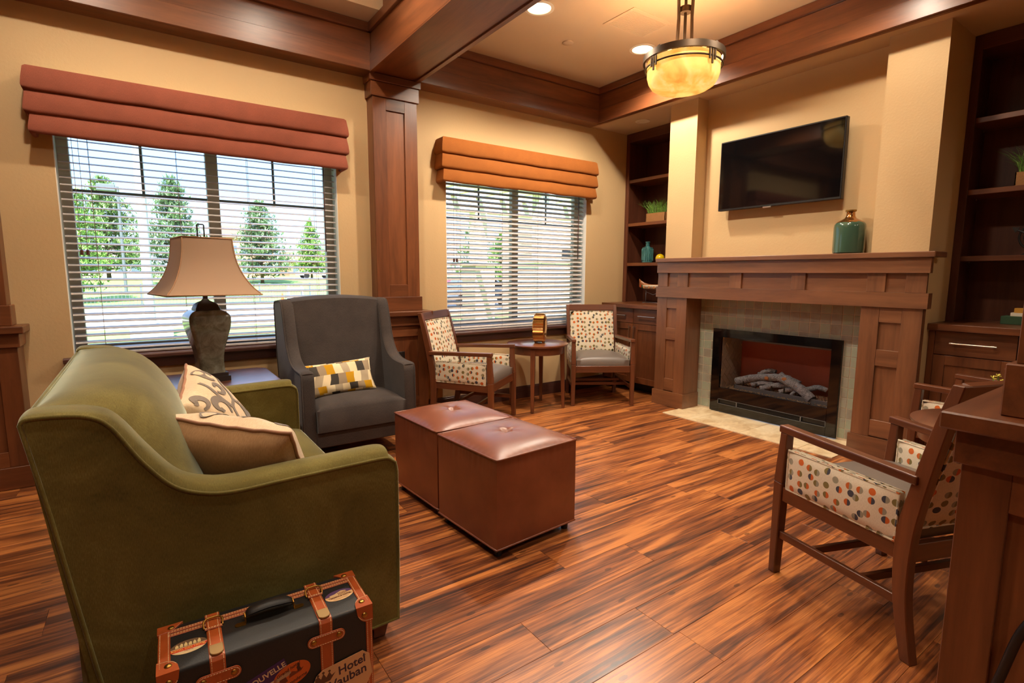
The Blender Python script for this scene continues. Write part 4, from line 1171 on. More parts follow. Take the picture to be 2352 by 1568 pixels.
# ------------------------------------------------------------------ leather cube ottomans
def leather(name, c, c2):
    n = N(name); vec = n.coords('Object'); a = n.noise(vec, 5, 4, 0.6); b = n.noise(vec, 220, 3, 0.6)
    n.col(n.ramp(a, [(0.3, lin(c2)), (0.7, lin(c))])); n.set(rough=n.math('ADD', 0.30, n.math('MULTIPLY', a, 0.16)), spec=0.5, coat=0.4, coatr=0.34)
    n.bump(b, 0.12, 0.0015); return n.m
MAT['leather'] = leather('chestnut_leather', (132, 70, 42), (108, 54, 31))
def make_ottoman(label):
    S = 0.484; h = 0.455; t = thing('cube_ottoman', label, 'ottoman', (0, 0, 0), group='leather cube ottomans')
    hw = S / 2; n = 28; zb = 0.042
    # sides, very slightly swollen, with soft vertical puckers below the top seam
    g = G()
    for k in range(4):
        def side(u, v, k=k):
            a = u * 2 - 1; b = v
            sw = 0.006 * (1 - a ** 4) * math.sin(math.pi * min(1, b * 1.02)) - 0.0025 * max(0, (b - 0.78) / 0.22) * (0.5 + 0.5 * math.sin(a * 47 + 3 * k + 2 * math.sin(a * 9))) * (1 - a ** 8)
            p = (a * hw, -(hw + sw)); c, s = math.cos(k * math.pi / 2), math.sin(k * math.pi / 2)
            return (p[0] * c - p[1] * s, p[0] * s + p[1] * c, lerp(zb, h, b))
        g.grid(side, 48, 14)
    g.build('side_panels', MAT['leather'], t, smooth=50, merge=True)
    def top(u, v):
        x, y = u * 2 - 1, v * 2 - 1
        d = math.hypot(x, y)
        z = h + 0.042 * (1 - abs(x) ** 3.2) ** 0.8 * (1 - abs(y) ** 3.2) ** 0.8
        a = math.atan2(y, x)
        z -= 0.024 * math.exp(-(d / 0.10) ** 2) + 0.007 * math.exp(-(d / 0.34) ** 2) * (0.6 + 0.4 * math.cos(a * 6 + 1))
        z -= 0.0015 * (0.5 + 0.5 * math.sin(x * 40)) * max(0, abs(y) - 0.86) / 0.14 * (1 - x ** 8) + 0.0015 * (0.5 + 0.5 * math.sin(y * 40)) * max(0, abs(x) - 0.86) / 0.14 * (1 - y ** 8)
        return (x * hw, y * hw, z)
    tp = G().grid(top, 64, 64).build('top', MAT['leather'], t, smooth=True)
    G().sphere((0, 0, h + 0.003), 0.014, 14, 6, (1, 1, 0.45)).build('button', MAT['leather'], tp, smooth=True)
    for nm, z, r in (('top_piping', h, 0.0048), ('bottom_piping', zb + 0.003, 0.0048)):
        path = []
        for (ax, ay), (bx, by) in zip([(-1, -1), (1, -1), (1, 1), (-1, 1)], [(1, -1), (1, 1), (-1, 1), (-1, -1)]):
            for k in range(12): path.append((lerp(ax, bx, k / 12) * hw * 1.004, lerp(ay, by, k / 12) * hw * 1.004, z))
        G().tube(path, r, 8, closed=True).build(nm, MAT['leather'], t, smooth=True)
    for sx in (-1, 1):
        for sy in (-1, 1):
            G().lathe([(0.016, 0.0), (0.02, 0.044)], 14, (sx * (hw - 0.035), sy * (hw - 0.035), 0)).build('foot', MAT['blackmat'], t)
    G().box(-hw + 0.004, hw - 0.004, -hw + 0.004, hw - 0.004, zb, zb + 0.006).build('underside', MAT['blackmat'], t)
    return t
ot = make_ottoman('chestnut leather cube ottoman beside the open floor')
ot.location = (1.424, 2.075, 0); ot.rotation_euler = (0, 0, R(3.9))
ot2 = copy_tree(ot); ot2.location = (1.405, 2.586, 0); ot2.rotation_euler = (0, 0, R(3.0)); ot2['label'] = 'chestnut leather cube ottoman next to the grey wing chair'
ot['label'] = 'chestnut leather cube ottoman farther from the grey wing chair'
# ------------------------------------------------------------------ upholstered seats: sofa and wing chair
def upholstered_side(parent, prof, y0, y1, mat, axis, name='arm', crown=0.016, inset=0.0, pipe=True, pipe_mat=None, top_range=None, n=10):
    """side panel from an outline (depth, z); y0 outer plane, y1 inner plane; top edge crowned between them"""
    m = len(prof); g = G()
    # outline normals
    nor = []
    for i in range(m):
        a, b = Vector(prof[i - 1]), Vector(prof[(i + 1) % m]); d = (b - a).normalized(); nor.append(Vector((d.y, -d.x)))
    area = sum(prof[i][0] * prof[(i + 1) % m][1] - prof[(i + 1) % m][0] * prof[i][1] for i in range(m))
    if area < 0: nor = [-v for v in nor]
    def P(d, z, y): return (d, y, z) if axis == 'y' else (y, d, z)
    rows = []
    for k in range(n + 1):
        u = k / n; y = lerp(y0, y1, u); bulge = crown * math.sqrt(max(0, 1 - (2 * u - 1) ** 2))
        row = []
        for i in range(m):
            w = top_range(i) if top_range else 1.0
            p = Vector(prof[i]) + nor[i] * bulge * w
            row.append(P(p.x, p.y, y))
        rows.append(row)
    V = [p for r in rows for p in r]; F = []
    for k in range(n):
        for i in range(m):
            j = (i + 1) % m; F.append((k * m + i, k * m + j, (k + 1) * m + j, (k + 1) * m + i))
    F.append(tuple(range(m))); F.append(tuple(n * m + i for i in range(m)))
    g.add(V, F)
    o = g.build(name, mat, parent, smooth=35, uv=True, world=True)
    if pipe:
        for yy in (y0, y1) if pipe == 2 else (y0,):
            G().tube([P(p[0], p[1], yy) for p in prof], 0.0052, 8, closed=True).build('piping', pipe_mat or mat, o, smooth=True, world=True, uv=True)
    return o

def velvet():
    n = N('olive_velvet')
    v = n.noise(n.coords('UV', (520, 90, 1)), 1.0, 3, 0.6)
    w = n.noise(n.coords('Object', (1, 1, 1)), 3.2, 5, 0.6, 0.8)
    f = n.math('ADD', n.math('MULTIPLY', v, 0.35), n.math('MULTIPLY', w, 0.65))
    n.col(n.ramp(f, [(0.3, lin((71, 61, 25))), (0.5, lin((99, 87, 40))), (0.72, lin((129, 118, 64)))]))
    n.set(rough=0.85, sheen=0.9, sheenr=0.32, sheent=(0.78, 0.86, 0.68), spec=0.15)
    n.bump(v, 0.15, 0.0015); return n.m
MAT['velvet'] = velvet()
sofa = thing('loveseat_sofa', 'olive green velvet loveseat with sloping arms', 'sofa', (0.2, 2.34, 0))
vm = MAT['velvet']
top_pts = spline([(-0.249, 0.902), (-0.235, 0.914), (-0.176, 0.912), (-0.125, 0.902), (-0.085, 0.870), (-0.028, 0.77), (0.035, 0.69), (0.105, 0.654), (0.18, 0.642), (0.30, 0.645), (0.45, 0.648), (0.60, 0.650), (0.632, 0.645)], 5)
front_pts = [(0.652, 0.63), (0.657, 0.60), (0.656, 0.45), (0.655, 0.30), (0.651, 0.072)]
bot_pts = [(0.40, 0.066), (0.10, 0.066), (-0.130, 0.068)]
back_pts = [(-0.158, 0.25), (-0.185, 0.45), (-0.215, 0.68)]
prof = top_pts + front_pts + bot_pts + back_pts
NT = len(top_pts)
tr = lambda i: (0.35 if i < 14 else min(1.0, 0.35 + (i - 14) * 0.06)) if i < NT - 2 else (0.35 if i < NT + 4 else 0.1)
for ya, yb, far in ((1.602, 1.730, False), (3.085, 2.965, True)):
    upholstered_side(sofa, prof, ya, yb, vm, 'y', 'arm', 0.026, pipe=2 if far else True, top_range=tr)
# back: crowned cushion between the arms
bp = spline([(-0.248, 0.895), (-0.20, 0.922), (-0.13, 0.938), (-0.06, 0.930), (0.005, 0.892), (0.060, 0.825), (0.105, 0.73), (0.135, 0.60), (0.150, 0.42)], 5)
bprof = bp + [(0.10, 0.30), (-0.10, 0.30), (-0.165, 0.30), (-0.20, 0.55), (-0.235, 0.80)]
def backbow(u): return 1.0 - abs(2 * u - 1) ** 5
_cut = [p for p in top_pts if p[0] < 0.112] + [(0.118, 0.60), (0.122, 0.52), (0.125, 0.42)]
def end_prof(t_):
    q = t_ * (len(_cut) - 1); i = min(int(q), len(_cut) - 2); return (lerp(_cut[i][0], _cut[i + 1][0], q - i), lerp(_cut[i][1], _cut[i + 1][1], q - i))
g = G(); m = len(bprof); nn = 24; V = []; F = []
for k in range(nn + 1):
    u = k / nn; y = lerp(1.722, 2.972, u); e = backbow(u)
    for i, (d, z) in enumerate(bprof):
        if i < len(bp):
            t_ = i / (len(bp) - 1)
            d0, z0 = end_prof(t_)
            V.append((lerp(d0, d, e), y, lerp(z0, z, e)))
        else: V.append((d, y, z))
for k in range(nn):
    for i in range(m):
        j = (i + 1) % m; F.append((k * m + i, k * m + j, (k + 1) * m + j, (k + 1) * m + i))
F += [tuple(range(m)), tuple(nn * m + i for i in range(m))]
g.add(V, F).build('backrest', vm, sofa, world=True, smooth=40, uv=True)
G().tube([(-0.25, lerp(1.602, 3.085, i / 20), 0.900) for i in range(21)], 0.005, 8).build('back_piping', vm, sofa, world=True, smooth=True, uv=True)
boxes('back_panel', vm, sofa, (-0.19, -0.15, 1.61, 3.08, 0.09, 0.40), bevel=0.01, uv=True)
g = G().prism([(-0.250, 0.898), (-0.158, 0.07), (-0.12, 0.07), (-0.20, 0.898)], 'y', 1.604, 3.083); g.build('outer_back', vm, sofa, world=True, uv=True)
boxes('seat_deck', vm, sofa, (-0.12, 0.640, 1.725, 2.97, 0.075, 0.30), bevel=0.008, uv=True)
for ya, yb in ((1.732, 2.346), (2.350, 2.966)):
    c = cushion_grid(0.56, yb - ya, 0.135, 0.022, 22, 0.035)
    c.xf(Matrix.Translation((0.385, (ya + yb) / 2, 0.300)))
    o = c.build('seat_cushion', vm, sofa, world=True, smooth=60, uv=True)
for x, y in ((0.595, 1.66), (0.595, 3.03), (-0.08, 1.66), (-0.08, 3.03)):
    G().bar((x, y, 0.0), (x + (0.008 if x > 0 else -0.008), y, 0.082), 0.042, 0.042, 0.062, 0.062, up=(0, 1, 0)).build('foot', MAT['chairwood_z'], sofa, world=True, bevel=0.002)

# scatter cushions with embroidered scrolls
MAT['creamsilk'] = fabric('cream_taffeta', (222, 198, 164), (196, 168, 132), 300, rough=0.55, sheen=0.3, bumps=0.1)
MAT['tansilk'] = fabric('tan_taffeta', (186, 148, 108), (160, 122, 84), 300, rough=0.5, sheen=0.3, bumps=0.1)
MAT['taupe'] = fabric('taupe_embroidery', (136, 122, 108), (108, 96, 84), 500, rough=0.7, sheen=0.2)
MAT['tanpipe'] = solid('tan_piping', (150, 104, 76), 0.6)
def pillow_fn(w, h, t, side):
    def f(u, v):            # u, v in -1..1
        k = max(0.0, (1 - abs(u) ** 2.6) * (1 - abs(v) ** 2.6))
        px = w / 2 * u * (1 - 0.06 * (1 - v * v)); pz = h / 2 * v * (1 - 0.06 * (1 - u * u))
        wr = 0.004 * math.sin(9 * u + 4 * v) * k ** 0.5 * (1 - k) * 2 + 0.003 * math.sin(14 * v * u + 3 * u) * (1 - k) * k
        return (px, side * (t / 2 * k ** 0.42 + wr), pz)
    return f
def pillow(root, w, h, t, front, back, pipe):
    for s, m, nm in ((-1, front, 'front'), (1, back, 'back')):
        fn = pillow_fn(w, h, t, s)
        G().grid(lambda a, b: fn(a * 2 - 1, b * 2 - 1), 36, 36).build(nm, m, root, smooth=True, uv=True)
    if pipe:
        fn = pillow_fn(w, h, t, -1); path = []
        for (ax, ay), (bx, by) in zip([(-1, -1), (1, -1), (1, 1), (-1, 1)], [(1, -1), (1, 1), (-1, 1), (-1, -1)]):
            for k in range(14):
                p = fn(lerp(ax, bx, k / 14), lerp(ay, by, k / 14)); path.append((p[0], p[1] * 0 + 0.002 * math.sin(k * 2.1), p[2]))
        G().tube(path, 0.0062, 8, closed=True).build('piping', pipe, root, smooth=True)
def scrolls(root, w, h, t, mat, seed):
    fn = pillow_fn(w, h, t, -1); rr = random.Random(seed)
    def ribbon(pts, wid):
        pts = [p for p in pts if abs(p[0]) < 0.97 and abs(p[1]) < 0.97]
        if len(pts) < 3: return
        V, F = [], []
        for i, (u, v) in enumerate(pts):
            a, b = pts[max(i - 1, 0)], pts[min(i + 1, len(pts) - 1)]
            d = Vector((b[0] - a[0], b[1] - a[1]));
            if d.length < 1e-6: d = Vector((1, 0))
            d.normalize(); ww = wid(i / (len(pts) - 1))
            for sg in (-1, 1):
                q = fn(max(-.99, min(.99, u - d.y * ww * sg)), max(-.99, min(.99, v + d.x * ww * sg))); V.append((q[0], q[1] - 0.0025, q[2]))
        for i in range(len(pts) - 1): F.append((2 * i, 2 * i + 1, 2 * i + 3, 2 * i + 2))
        G().add(V, F).build('embroidered_scroll', mat, root, smooth=True, uv=True)
    def curl(cx, cy, r, a0, turn, sgn):
        pts = []
        for i in range(34):
            s_ = i / 33; a = a0 + sgn * turn * s_; rad = r * (1 - 0.80 * s_)
            pts.append((cx + rad * math.cos(a), cy + rad * math.sin(a)))
        ribbon(pts, lambda q: 0.035 + 0.055 * math.sin(math.pi * min(1, q * 1.15)) ** 2 + (0.03 if q > 0.85 else 0))
    ribbon(spline([(-0.95, -0.6), (-0.55, -0.35), (-0.2, 0.05), (0.15, 0.1), (0.5, 0.42), (0.95, 0.6)], 8), lambda q: 0.05)
    ribbon(spline([(-0.2, 0.05), (-0.25, 0.45), (-0.05, 0.9)], 8), lambda q: 0.045); ribbon(spline([(0.15, 0.1), (0.3, -0.35), (0.2, -0.9)], 8), lambda q: 0.045)
    for cx, cy, r, a0, sg in ((-0.55, 0.35, 0.3, -1.2, 1), (0.45, -0.35, 0.3, 2.0, 1), (0.5, 0.78, 0.2, -2.0, -1), (-0.6, -0.68, 0.24, 1.0, -1), (0.1, 0.55, 0.22, 3.2, 1), (-0.1, -0.45, 0.24, 0.4, -1), (0.78, 0.1, 0.2, 2.5, -1), (-0.78, 0.78, 0.2, 4.2, 1)):
        curl(cx, cy, r, a0, 5.4, sg)
def orient(o, loc, normal, up, roll=0.0):
    """front of the cushion (-y) looks along normal"""
    n_ = Vector(normal).normalized(); u_ = Vector(up); u_ = (u_ - n_ * u_.dot(n_)).normalized(); x_ = (-n_).cross(u_)
    m_ = Matrix((( x_.x, -n_.x, u_.x), (x_.y, -n_.y, u_.y), (x_.z, -n_.z, u_.z)))
    o.rotation_euler = (m_ @ Matrix.Rotation(roll, 3, 'Y')).to_euler(); o.location = loc
c1 = thing('scatter_cushion', 'cream cushion with taupe scrolls lying on its side against the sofa arm', 'cushion', (0, 0, 0))
pillow(c1, 0.42, 0.42, 0.21, MAT['creamsilk'], MAT['tansilk'], MAT['tanpipe']); scrolls(c1, 0.42, 0.42, 0.21, MAT['taupe'], 1)
orient(c1, (0.255, 1.93, 0.61), (0.56, 0.58, 0.58), (0, 0, 1), R(-7))
c2 = thing('scatter_cushion', 'cream cushion with taupe scrolls standing against the sofa back by the far arm', 'cushion', (0, 0, 0))
pillow(c2, 0.44, 0.42, 0.19, MAT['creamsilk'], MAT['tansilk'], MAT['tanpipe']); scrolls(c2, 0.44, 0.42, 0.19, MAT['taupe'], 2)
orient(c2, (0.235, 2.64, 0.61), (0.80, -0.25, 0.54), (0, 0, 1), R(-16))

# grey wing chair
MAT['charcoal'] = fabric('charcoal_tweed', (74, 64, 59), (48, 42, 40), 420, rough=0.88, sheen=0.22, sheent=(0.95, 0.93, 0.95))
wc = thing('wing_chair', 'charcoal grey high-backed wing chair', 'chair', (1.155, 3.75, 0))
cm = MAT['charcoal']
wt = spline([(3.385, 0.615), (3.41, 0.628), (3.52, 0.632), (3.62, 0.648), (3.70, 0.69), (3.76, 0.77), (3.80, 0.88), (3.835, 0.99), (3.862, 1.045), (3.90, 1.062), (3.98, 1.058), (4.06, 1.05)], 5)
wprof = wt + [(4.085, 1.02), (4.06, 0.7), (4.02, 0.35), (4.0, 0.14), (3.7, 0.135), (3.40, 0.135), (3.378, 0.16), (3.376, 0.40), (3.378, 0.58)]
NW = len(wt)
trw = lambda i: 1.0 if 1 < i < NW - 1 else 0.35
for xo, xi in ((0.775, 0.853), (1.535, 1.457)):
    upholstered_side(wc, wprof, xo, xi, cm, 'x', 'wing_arm', 0.010, pipe=True, top_range=trw)
bp = [(3.86, 1.055), (3.90, 1.072), (3.98, 1.074), (4.06, 1.06), (4.085, 1.02), (4.02, 0.35), (4.0, 0.2), (3.72, 0.2), (3.755, 0.45), (3.79, 0.65), (3.83, 0.9)]
g = G(); m = len(bp); nn = 16; V = []; F = []
for k in range(nn + 1):
    u = k / nn; x = lerp(0.846, 1.464, u); e = 1 - (2 * u - 1) ** 2
    for i, (d, z) in enumerate(bp):
        V.append((x, d - (0.028 * e if i >= 8 or i == 0 else 0), z + (0.022 * e if i < 4 else 0)))
for k in range(nn):
    for i in range(m):
        j = (i + 1) % m; F.append((k * m + i, k * m + j, (k + 1) * m + j, (k + 1) * m + i))
F += [tuple(range(m)), tuple(nn * m + i for i in range(m))]
g.add(V, F).build('backrest', cm, wc, world=True, smooth=50, uv=True)
c = cushion_grid(0.60, 0.45, 0.178, 0.022, 22, 0.035); c.xf(Matrix.Translation((1.155, 3.572, 0.242))); c.build('seat_cushion', cm, wc, world=True, smooth=60, uv=True)
boxes('seat_base', cm, wc, (0.85, 1.46, 3.372, 4.0, 0.136, 0.242), bevel=0.006, uv=True)
for x in (0.83, 1.48):
    for y in (3.43, 3.95): G().bar((x, y, 0.0), (x, y, 0.138), 0.034, 0.034, 0.046, 0.046, up=(0, 1, 0)).build('leg', MAT['chairwood_z'], wc, world=True, bevel=0.002)
def patch_mat():
    n = N('mustard_patchwork'); sx = n.t.nodes.new('ShaderNodeSeparateXYZ'); n.l(n.coords('UV'), sx.inputs[0])
    u, v = sx.outputs[0], sx.outputs[1]
    row = n.math('FLOOR', n.math('MULTIPLY', n.math('ADD', v, 0.5), 13.5))
    fr = n.math('FRACT', n.math('MULTIPLY', n.math('ADD', v, 0.5), 13.5))
    alt = n.math('SUBTRACT', n.math('MULTIPLY', n.math('FRACT', n.math('MULTIPLY', row, 0.5)), 4.0), 1.0)
    uu = n.math('ADD', n.math('MULTIPLY', u, 19.0), n.math('MULTIPLY', row, 0.37))
    # each block leans a different way
    cell0 = n.math('FLOOR', uu)
    wn = n.t.nodes.new('ShaderNodeTexWhiteNoise'); wn.noise_dimensions = '2D'
    cv = n.t.nodes.new('ShaderNodeCombineXYZ'); n.l(cell0, cv.inputs[0]); n.l(row, cv.inputs[1]); n.l(cv.outputs[0], wn.inputs['Vector'])
    lean = n.math('MULTIPLY', n.math('SUBTRACT', wn.outputs['Value'], 0.5), n.math('MULTIPLY', n.math('SUBTRACT', fr, 0.5), 0.55))
    uu2 = n.math('ADD', uu, n.math('ADD', lean, n.math('MULTIPLY', n.math('SUBTRACT', fr, 0.5), n.math('MULTIPLY', alt, 0.22))))
    cell = n.math('FLOOR', uu2)
    wn2 = n.t.nodes.new('ShaderNodeTexWhiteNoise'); wn2.noise_dimensions = '2D'
    cv2 = n.t.nodes.new('ShaderNodeCombineXYZ'); n.l(n.math('MODULO', n.math('ADD', cell, n.math('MULTIPLY', row, 2.0)), 6.0), cv2.inputs[0]); n.l(cv2.outputs[0], wn2.inputs['Vector'])
    idx = n.math('DIVIDE', n.math('MODULO', n.math('ADD', n.math('ADD', cell, n.math('MULTIPLY', row, 2.0)), 600.0), 6.0), 6.0)
    c = n.ramp(idx, [(0.0, lin((222, 202, 162))), (0.16, lin((64, 58, 52))), (0.33, lin((152, 132, 106))), (0.49, lin((190, 140, 20))), (0.66, lin((226, 208, 170))), (0.82, lin((176, 158, 130)))], 'CONSTANT')
    n.col(c); n.set(rough=0.85, spec=0.2); n.bump(n.noise(n.coords('UV', (500, 500, 1)), 1, 2), 0.15, 0.001); return n.m
lp = thing('lumbar_pillow', 'patchwork lumbar pillow in mustard, grey and cream on the wing chair', 'pillow', (0, 0, 0))
pm_ = patch_mat(); pillow(lp, 0.50, 0.235, 0.11, pm_, pm_, None)
orient(lp, (1.075, 3.625, 0.535), (-0.02, -0.9, 0.42), (0, 0, 1), R(-3))

# ------------------------------------------------------------------ end table and lamp
et = thing('end_table', 'dark wooden end table with clipped corners between the sofa and the wing chair', 'table', (0.36, 3.62, 0))
tx0, tx1, ty0, ty1, cc = 0.02, 0.675, 3.15, 3.985, 0.05
oct_ = [(tx0 + cc, ty0), (tx1 - cc, ty0), (tx1, ty0 + cc), (tx1, ty1 - cc), (tx1 - cc, ty1), (tx0 + cc, ty1), (tx0, ty1 - cc), (tx0, ty0 + cc)]
G().prism(oct_, 'z', 0.572, 0.600).build('tabletop', MAT['polished_x'], et, world=True, bevel=0.006, seg=2)
boxes('apron', MAT['chairwood_x'], et, (tx0 + 0.04, tx1 - 0.04, ty0 + 0.04, ty0 + 0.06, 0.49, 0.572), (tx0 + 0.04, tx1 - 0.04, ty1 - 0.06, ty1 - 0.04, 0.49, 0.572), (tx0 + 0.04, tx0 + 0.06, ty0 + 0.06, ty1 - 0.06, 0.49, 0.572), (tx1 - 0.06, tx1 - 0.04, ty0 + 0.06, ty1 - 0.06, 0.49, 0.572))
for x in (tx0 + 0.06, tx1 - 0.06):
    for y in (ty0 + 0.06, ty1 - 0.06): G().bar((x, y, 0), (x, y, 0.57), 0.034, 0.034, 0.05, 0.05, up=(0, 1, 0)).build('leg', MAT['chairwood_z'], et, world=True, bevel=0.002)
lampx, lampy = 0.312, 3.66
tl = thing('table_lamp', 'dark glazed table lamp with a square bell shade', 'lamp', (lampx, lampy, 0.600), R(9))
def glaze():
    n = N('crackled_dark_glaze'); vec = n.coords('Object'); a = n.noise(vec, 12, 5, 0.65, 0.6); b = n.noise(vec, 45, 3)
    n.col(n.ramp(a, [(0.3, lin((66, 60, 48))), (0.5, lin((98, 96, 82))), (0.66, lin((122, 122, 112))), (0.8, lin((146, 130, 100)))]))
    n.set(rough=0.22, coat=0.5, coatr=0.1); n.bump(b, 0.15, 0.004); return n.m
def sq(w, z, rnd=0.2, n=12):
    """rounded-square ring of half width w"""
    out = []
    r = w * rnd
    for cxs, cys, a0 in ((1, 1, 0), (-1, 1, 90), (-1, -1, 180), (1, -1, 270)):
        for k in range(n):
            a = R(a0 + 90 * k / (n - 1)); out.append((cxs * (w - r) + r * math.cos(a), cys * (w - r) + r * math.sin(a), z))
    return out
def loft(rings, cap=True):
    g = G(); m = len(rings[0]); V = [p for r in rings for p in r]; F = []
    for k in range(len(rings) - 1):
        for i in range(m): F.append((k * m + i, k * m + (i + 1) % m, (k + 1) * m + (i + 1) % m, (k + 1) * m + i))
    if cap: F += [tuple(range(m))[::-1], tuple((len(rings) - 1) * m + i for i in range(m))]
    return g.add(V, F)
MAT['lampbase'] = solid('lamp_dark_bronze', (52, 44, 42), 0.4, metal=0.4)
loft([sq(0.092, 0.0, 0.1), sq(0.092, 0.03, 0.1), sq(0.082, 0.032, 0.1), sq(0.082, 0.05, 0.1)]).build('foot', MAT['lampbase'], tl, smooth=30)
bodyp = spline([(0.05, 0.072), (0.09, 0.068), (0.16, 0.070), (0.24, 0.086), (0.32, 0.106), (0.37, 0.112), (0.40, 0.108), (0.42, 0.090), (0.43, 0.07)], 5)
loft([sq(w, z, 0.28) for z, w in bodyp]).build('body', glaze(), tl, smooth=40)
loft([sq(0.066, 0.428, 0.3), sq(0.066, 0.440, 0.3), sq(0.056, 0.462, 0.3), sq(0.044, 0.474, 0.4), sq(0.022, 0.486, 0.6), sq(0.013, 0.497, 0.8), sq(0.013, 0.56, 0.8)]).build('neck', MAT['lampbase'], tl, smooth=30)
g = G().tube([(-0.018, 0, 0.70), (-0.018, 0, 0.932), (-0.014, 0, 0.936), (0.014, 0, 0.936), (0.018, 0, 0.932), (0.018, 0, 0.70)], 0.004, 8); g.build('finial', MAT['blackmat'], tl, smooth=True)
g = G().cyl((0, 0, 0.55), (0, 0, 0.70), 0.006, n=8); g.build('harp', MAT['lampbase'], tl)
def linen():
    m = bpy.data.materials.new('linen_shade'); m.use_nodes = True; t = m.node_tree; b = t.nodes['Principled BSDF']
    b.inputs['Base Color'].default_value = (*lin((188, 158, 130)), 1); b.inputs['Roughness'].default_value = 0.9
    tr_ = t.nodes.new('ShaderNodeBsdfTranslucent'); tr_.inputs[0].default_value = (*lin((204, 174, 146)), 1)
    mx_ = t.nodes.new('ShaderNodeMixShader'); mx_.inputs[0].default_value = 0.45; o_ = t.nodes['Material Output']
    t.links.new(b.outputs[0], mx_.inputs[1]); t.links.new(tr_.outputs[0], mx_.inputs[2]); t.links.new(mx_.outputs[0], o_.inputs[0])
    tc = t.nodes.new('ShaderNodeTexCoord'); nz = t.nodes.new('ShaderNodeTexNoise'); nz.inputs['Scale'].default_value = 300
    bp_ = t.nodes.new('ShaderNodeBump'); bp_.inputs['Strength'].default_value = 0.15; bp_.inputs['Distance'].default_value = 0.002
    t.links.new(tc.outputs['Object'], nz.inputs['Vector']); t.links.new(nz.outputs[0], bp_.inputs['Height']); t.links.new(bp_.outputs[0], b.inputs['Normal'])
    return m
shp = spline([(0.525, 0.246), (0.57, 0.208), (0.63, 0.175), (0.70, 0.150), (0.77, 0.137), (0.852, 0.130)], 5)
sh = loft([sq(w, z, 0.04, 4) for z, w in shp], cap=False).build('shade', linen(), tl, smooth=30)
sh.modifiers.new('thickness', 'SOLIDIFY').thickness = 0.002
MAT['shadetrim'] = solid('shade_binding', (150, 112, 80), 0.8)
g = G()
for sx, sy in ((1, 1), (-1, 1), (-1, -1), (1, -1)): g.tube([(sx * w * 0.992, sy * w * 0.992, z) for z, w in shp], 0.004, 6)
for z, w in (shp[0], shp[-1]): g.tube([(-w, -w, z), (w, -w, z), (w, w, z), (-w, w, z)], 0.005, 6, closed=True)
g.build('binding', MAT['shadetrim'], sh, smooth=True)
# ------------------------------------------------------------------ vintage suitcase
sc_ = thing('vintage_suitcase', 'black vintage suitcase with tan leather trim and hotel stickers beside the sofa', 'suitcase', (0.222, 1.455, 0), R(-2))
MAT['case_black'] = solid('black_leatherette', (24, 20, 18), 0.55, bump=(260, 0.3, 0.002))
MAT['tan'] = leather('tan_leather', (182, 86, 34), (150, 64, 22))
MAT['thread'] = solid('cream_thread', (226, 196, 150), 0.8)
SW, SD, SH = 0.25, 0.097, 0.33
G().box(-SW, SW, -SD, SD, 0.0, SH).build('case', MAT['case_black'], sc_, bevel=0.010, seg=3, smooth=40)
def leather_strip(nm, parent, path, w, th, nrm, stitch=True):
    """flat strip following path; nrm: outward normal for each point"""
    V, F = [], []
    P = [Vector(p) for p in path]
    for i, p in enumerate(P):
        d = (P[min(i + 1, len(P) - 1)] - P[max(i - 1, 0)]).normalized(); n_ = Vector(nrm[i]).normalized(); s_ = d.cross(n_).normalized()
        for a, b in ((-1, 0), (1, 0), (1, 1), (-1, 1)): V.append(p + s_ * a * w / 2 + n_ * b * th)
    m = len(P)
    for i in range(m - 1):
        for k in range(4): F.append((i * 4 + k, i * 4 + (k + 1) % 4, (i + 1) * 4 + (k + 1) % 4, (i + 1) * 4 + k))
    F += [(3, 2, 1, 0), tuple((m - 1) * 4 + k for k in range(4))]
    o = G().add(V, F).build(nm, MAT['tan'], parent, bevel=0.0008)
    if stitch:
        g = G()
        for sg in (-1, 1):
            for i in range(m - 1):
                a, b = P[i], P[i + 1]; d = (b - a); L = d.length; d.normalize(); n_ = Vector(nrm[i]).normalized(); n2 = Vector(nrm[i + 1]).normalized()
                s_ = d.cross(n_).normalized(); k = max(1, int(L / 0.0065))
                for q in range(k):
                    t0, t1 = (q + 0.15) / k, (q + 0.85) / k
                    o0 = n_.lerp(n2, t0) * (th + 0.0004); o1 = n_.lerp(n2, t1) * (th + 0.0004)
                    g.bar(a + d * L * t0 + s_ * sg * (w / 2 - 0.004) + o0, a + d * L * t1 + s_ * sg * (w / 2 - 0.004) + o1, 0.0012, 0.0008, up=tuple(n_))
        tag(g.build('stitching', MAT['thread'], o), kind='stuff')
    return o
e = 0.006
up, fr_, lf, rt, bk = (0, 0, 1), (0, -1, 0), (-1, 0, 0), (1, 0, 0), (0, 1, 0)
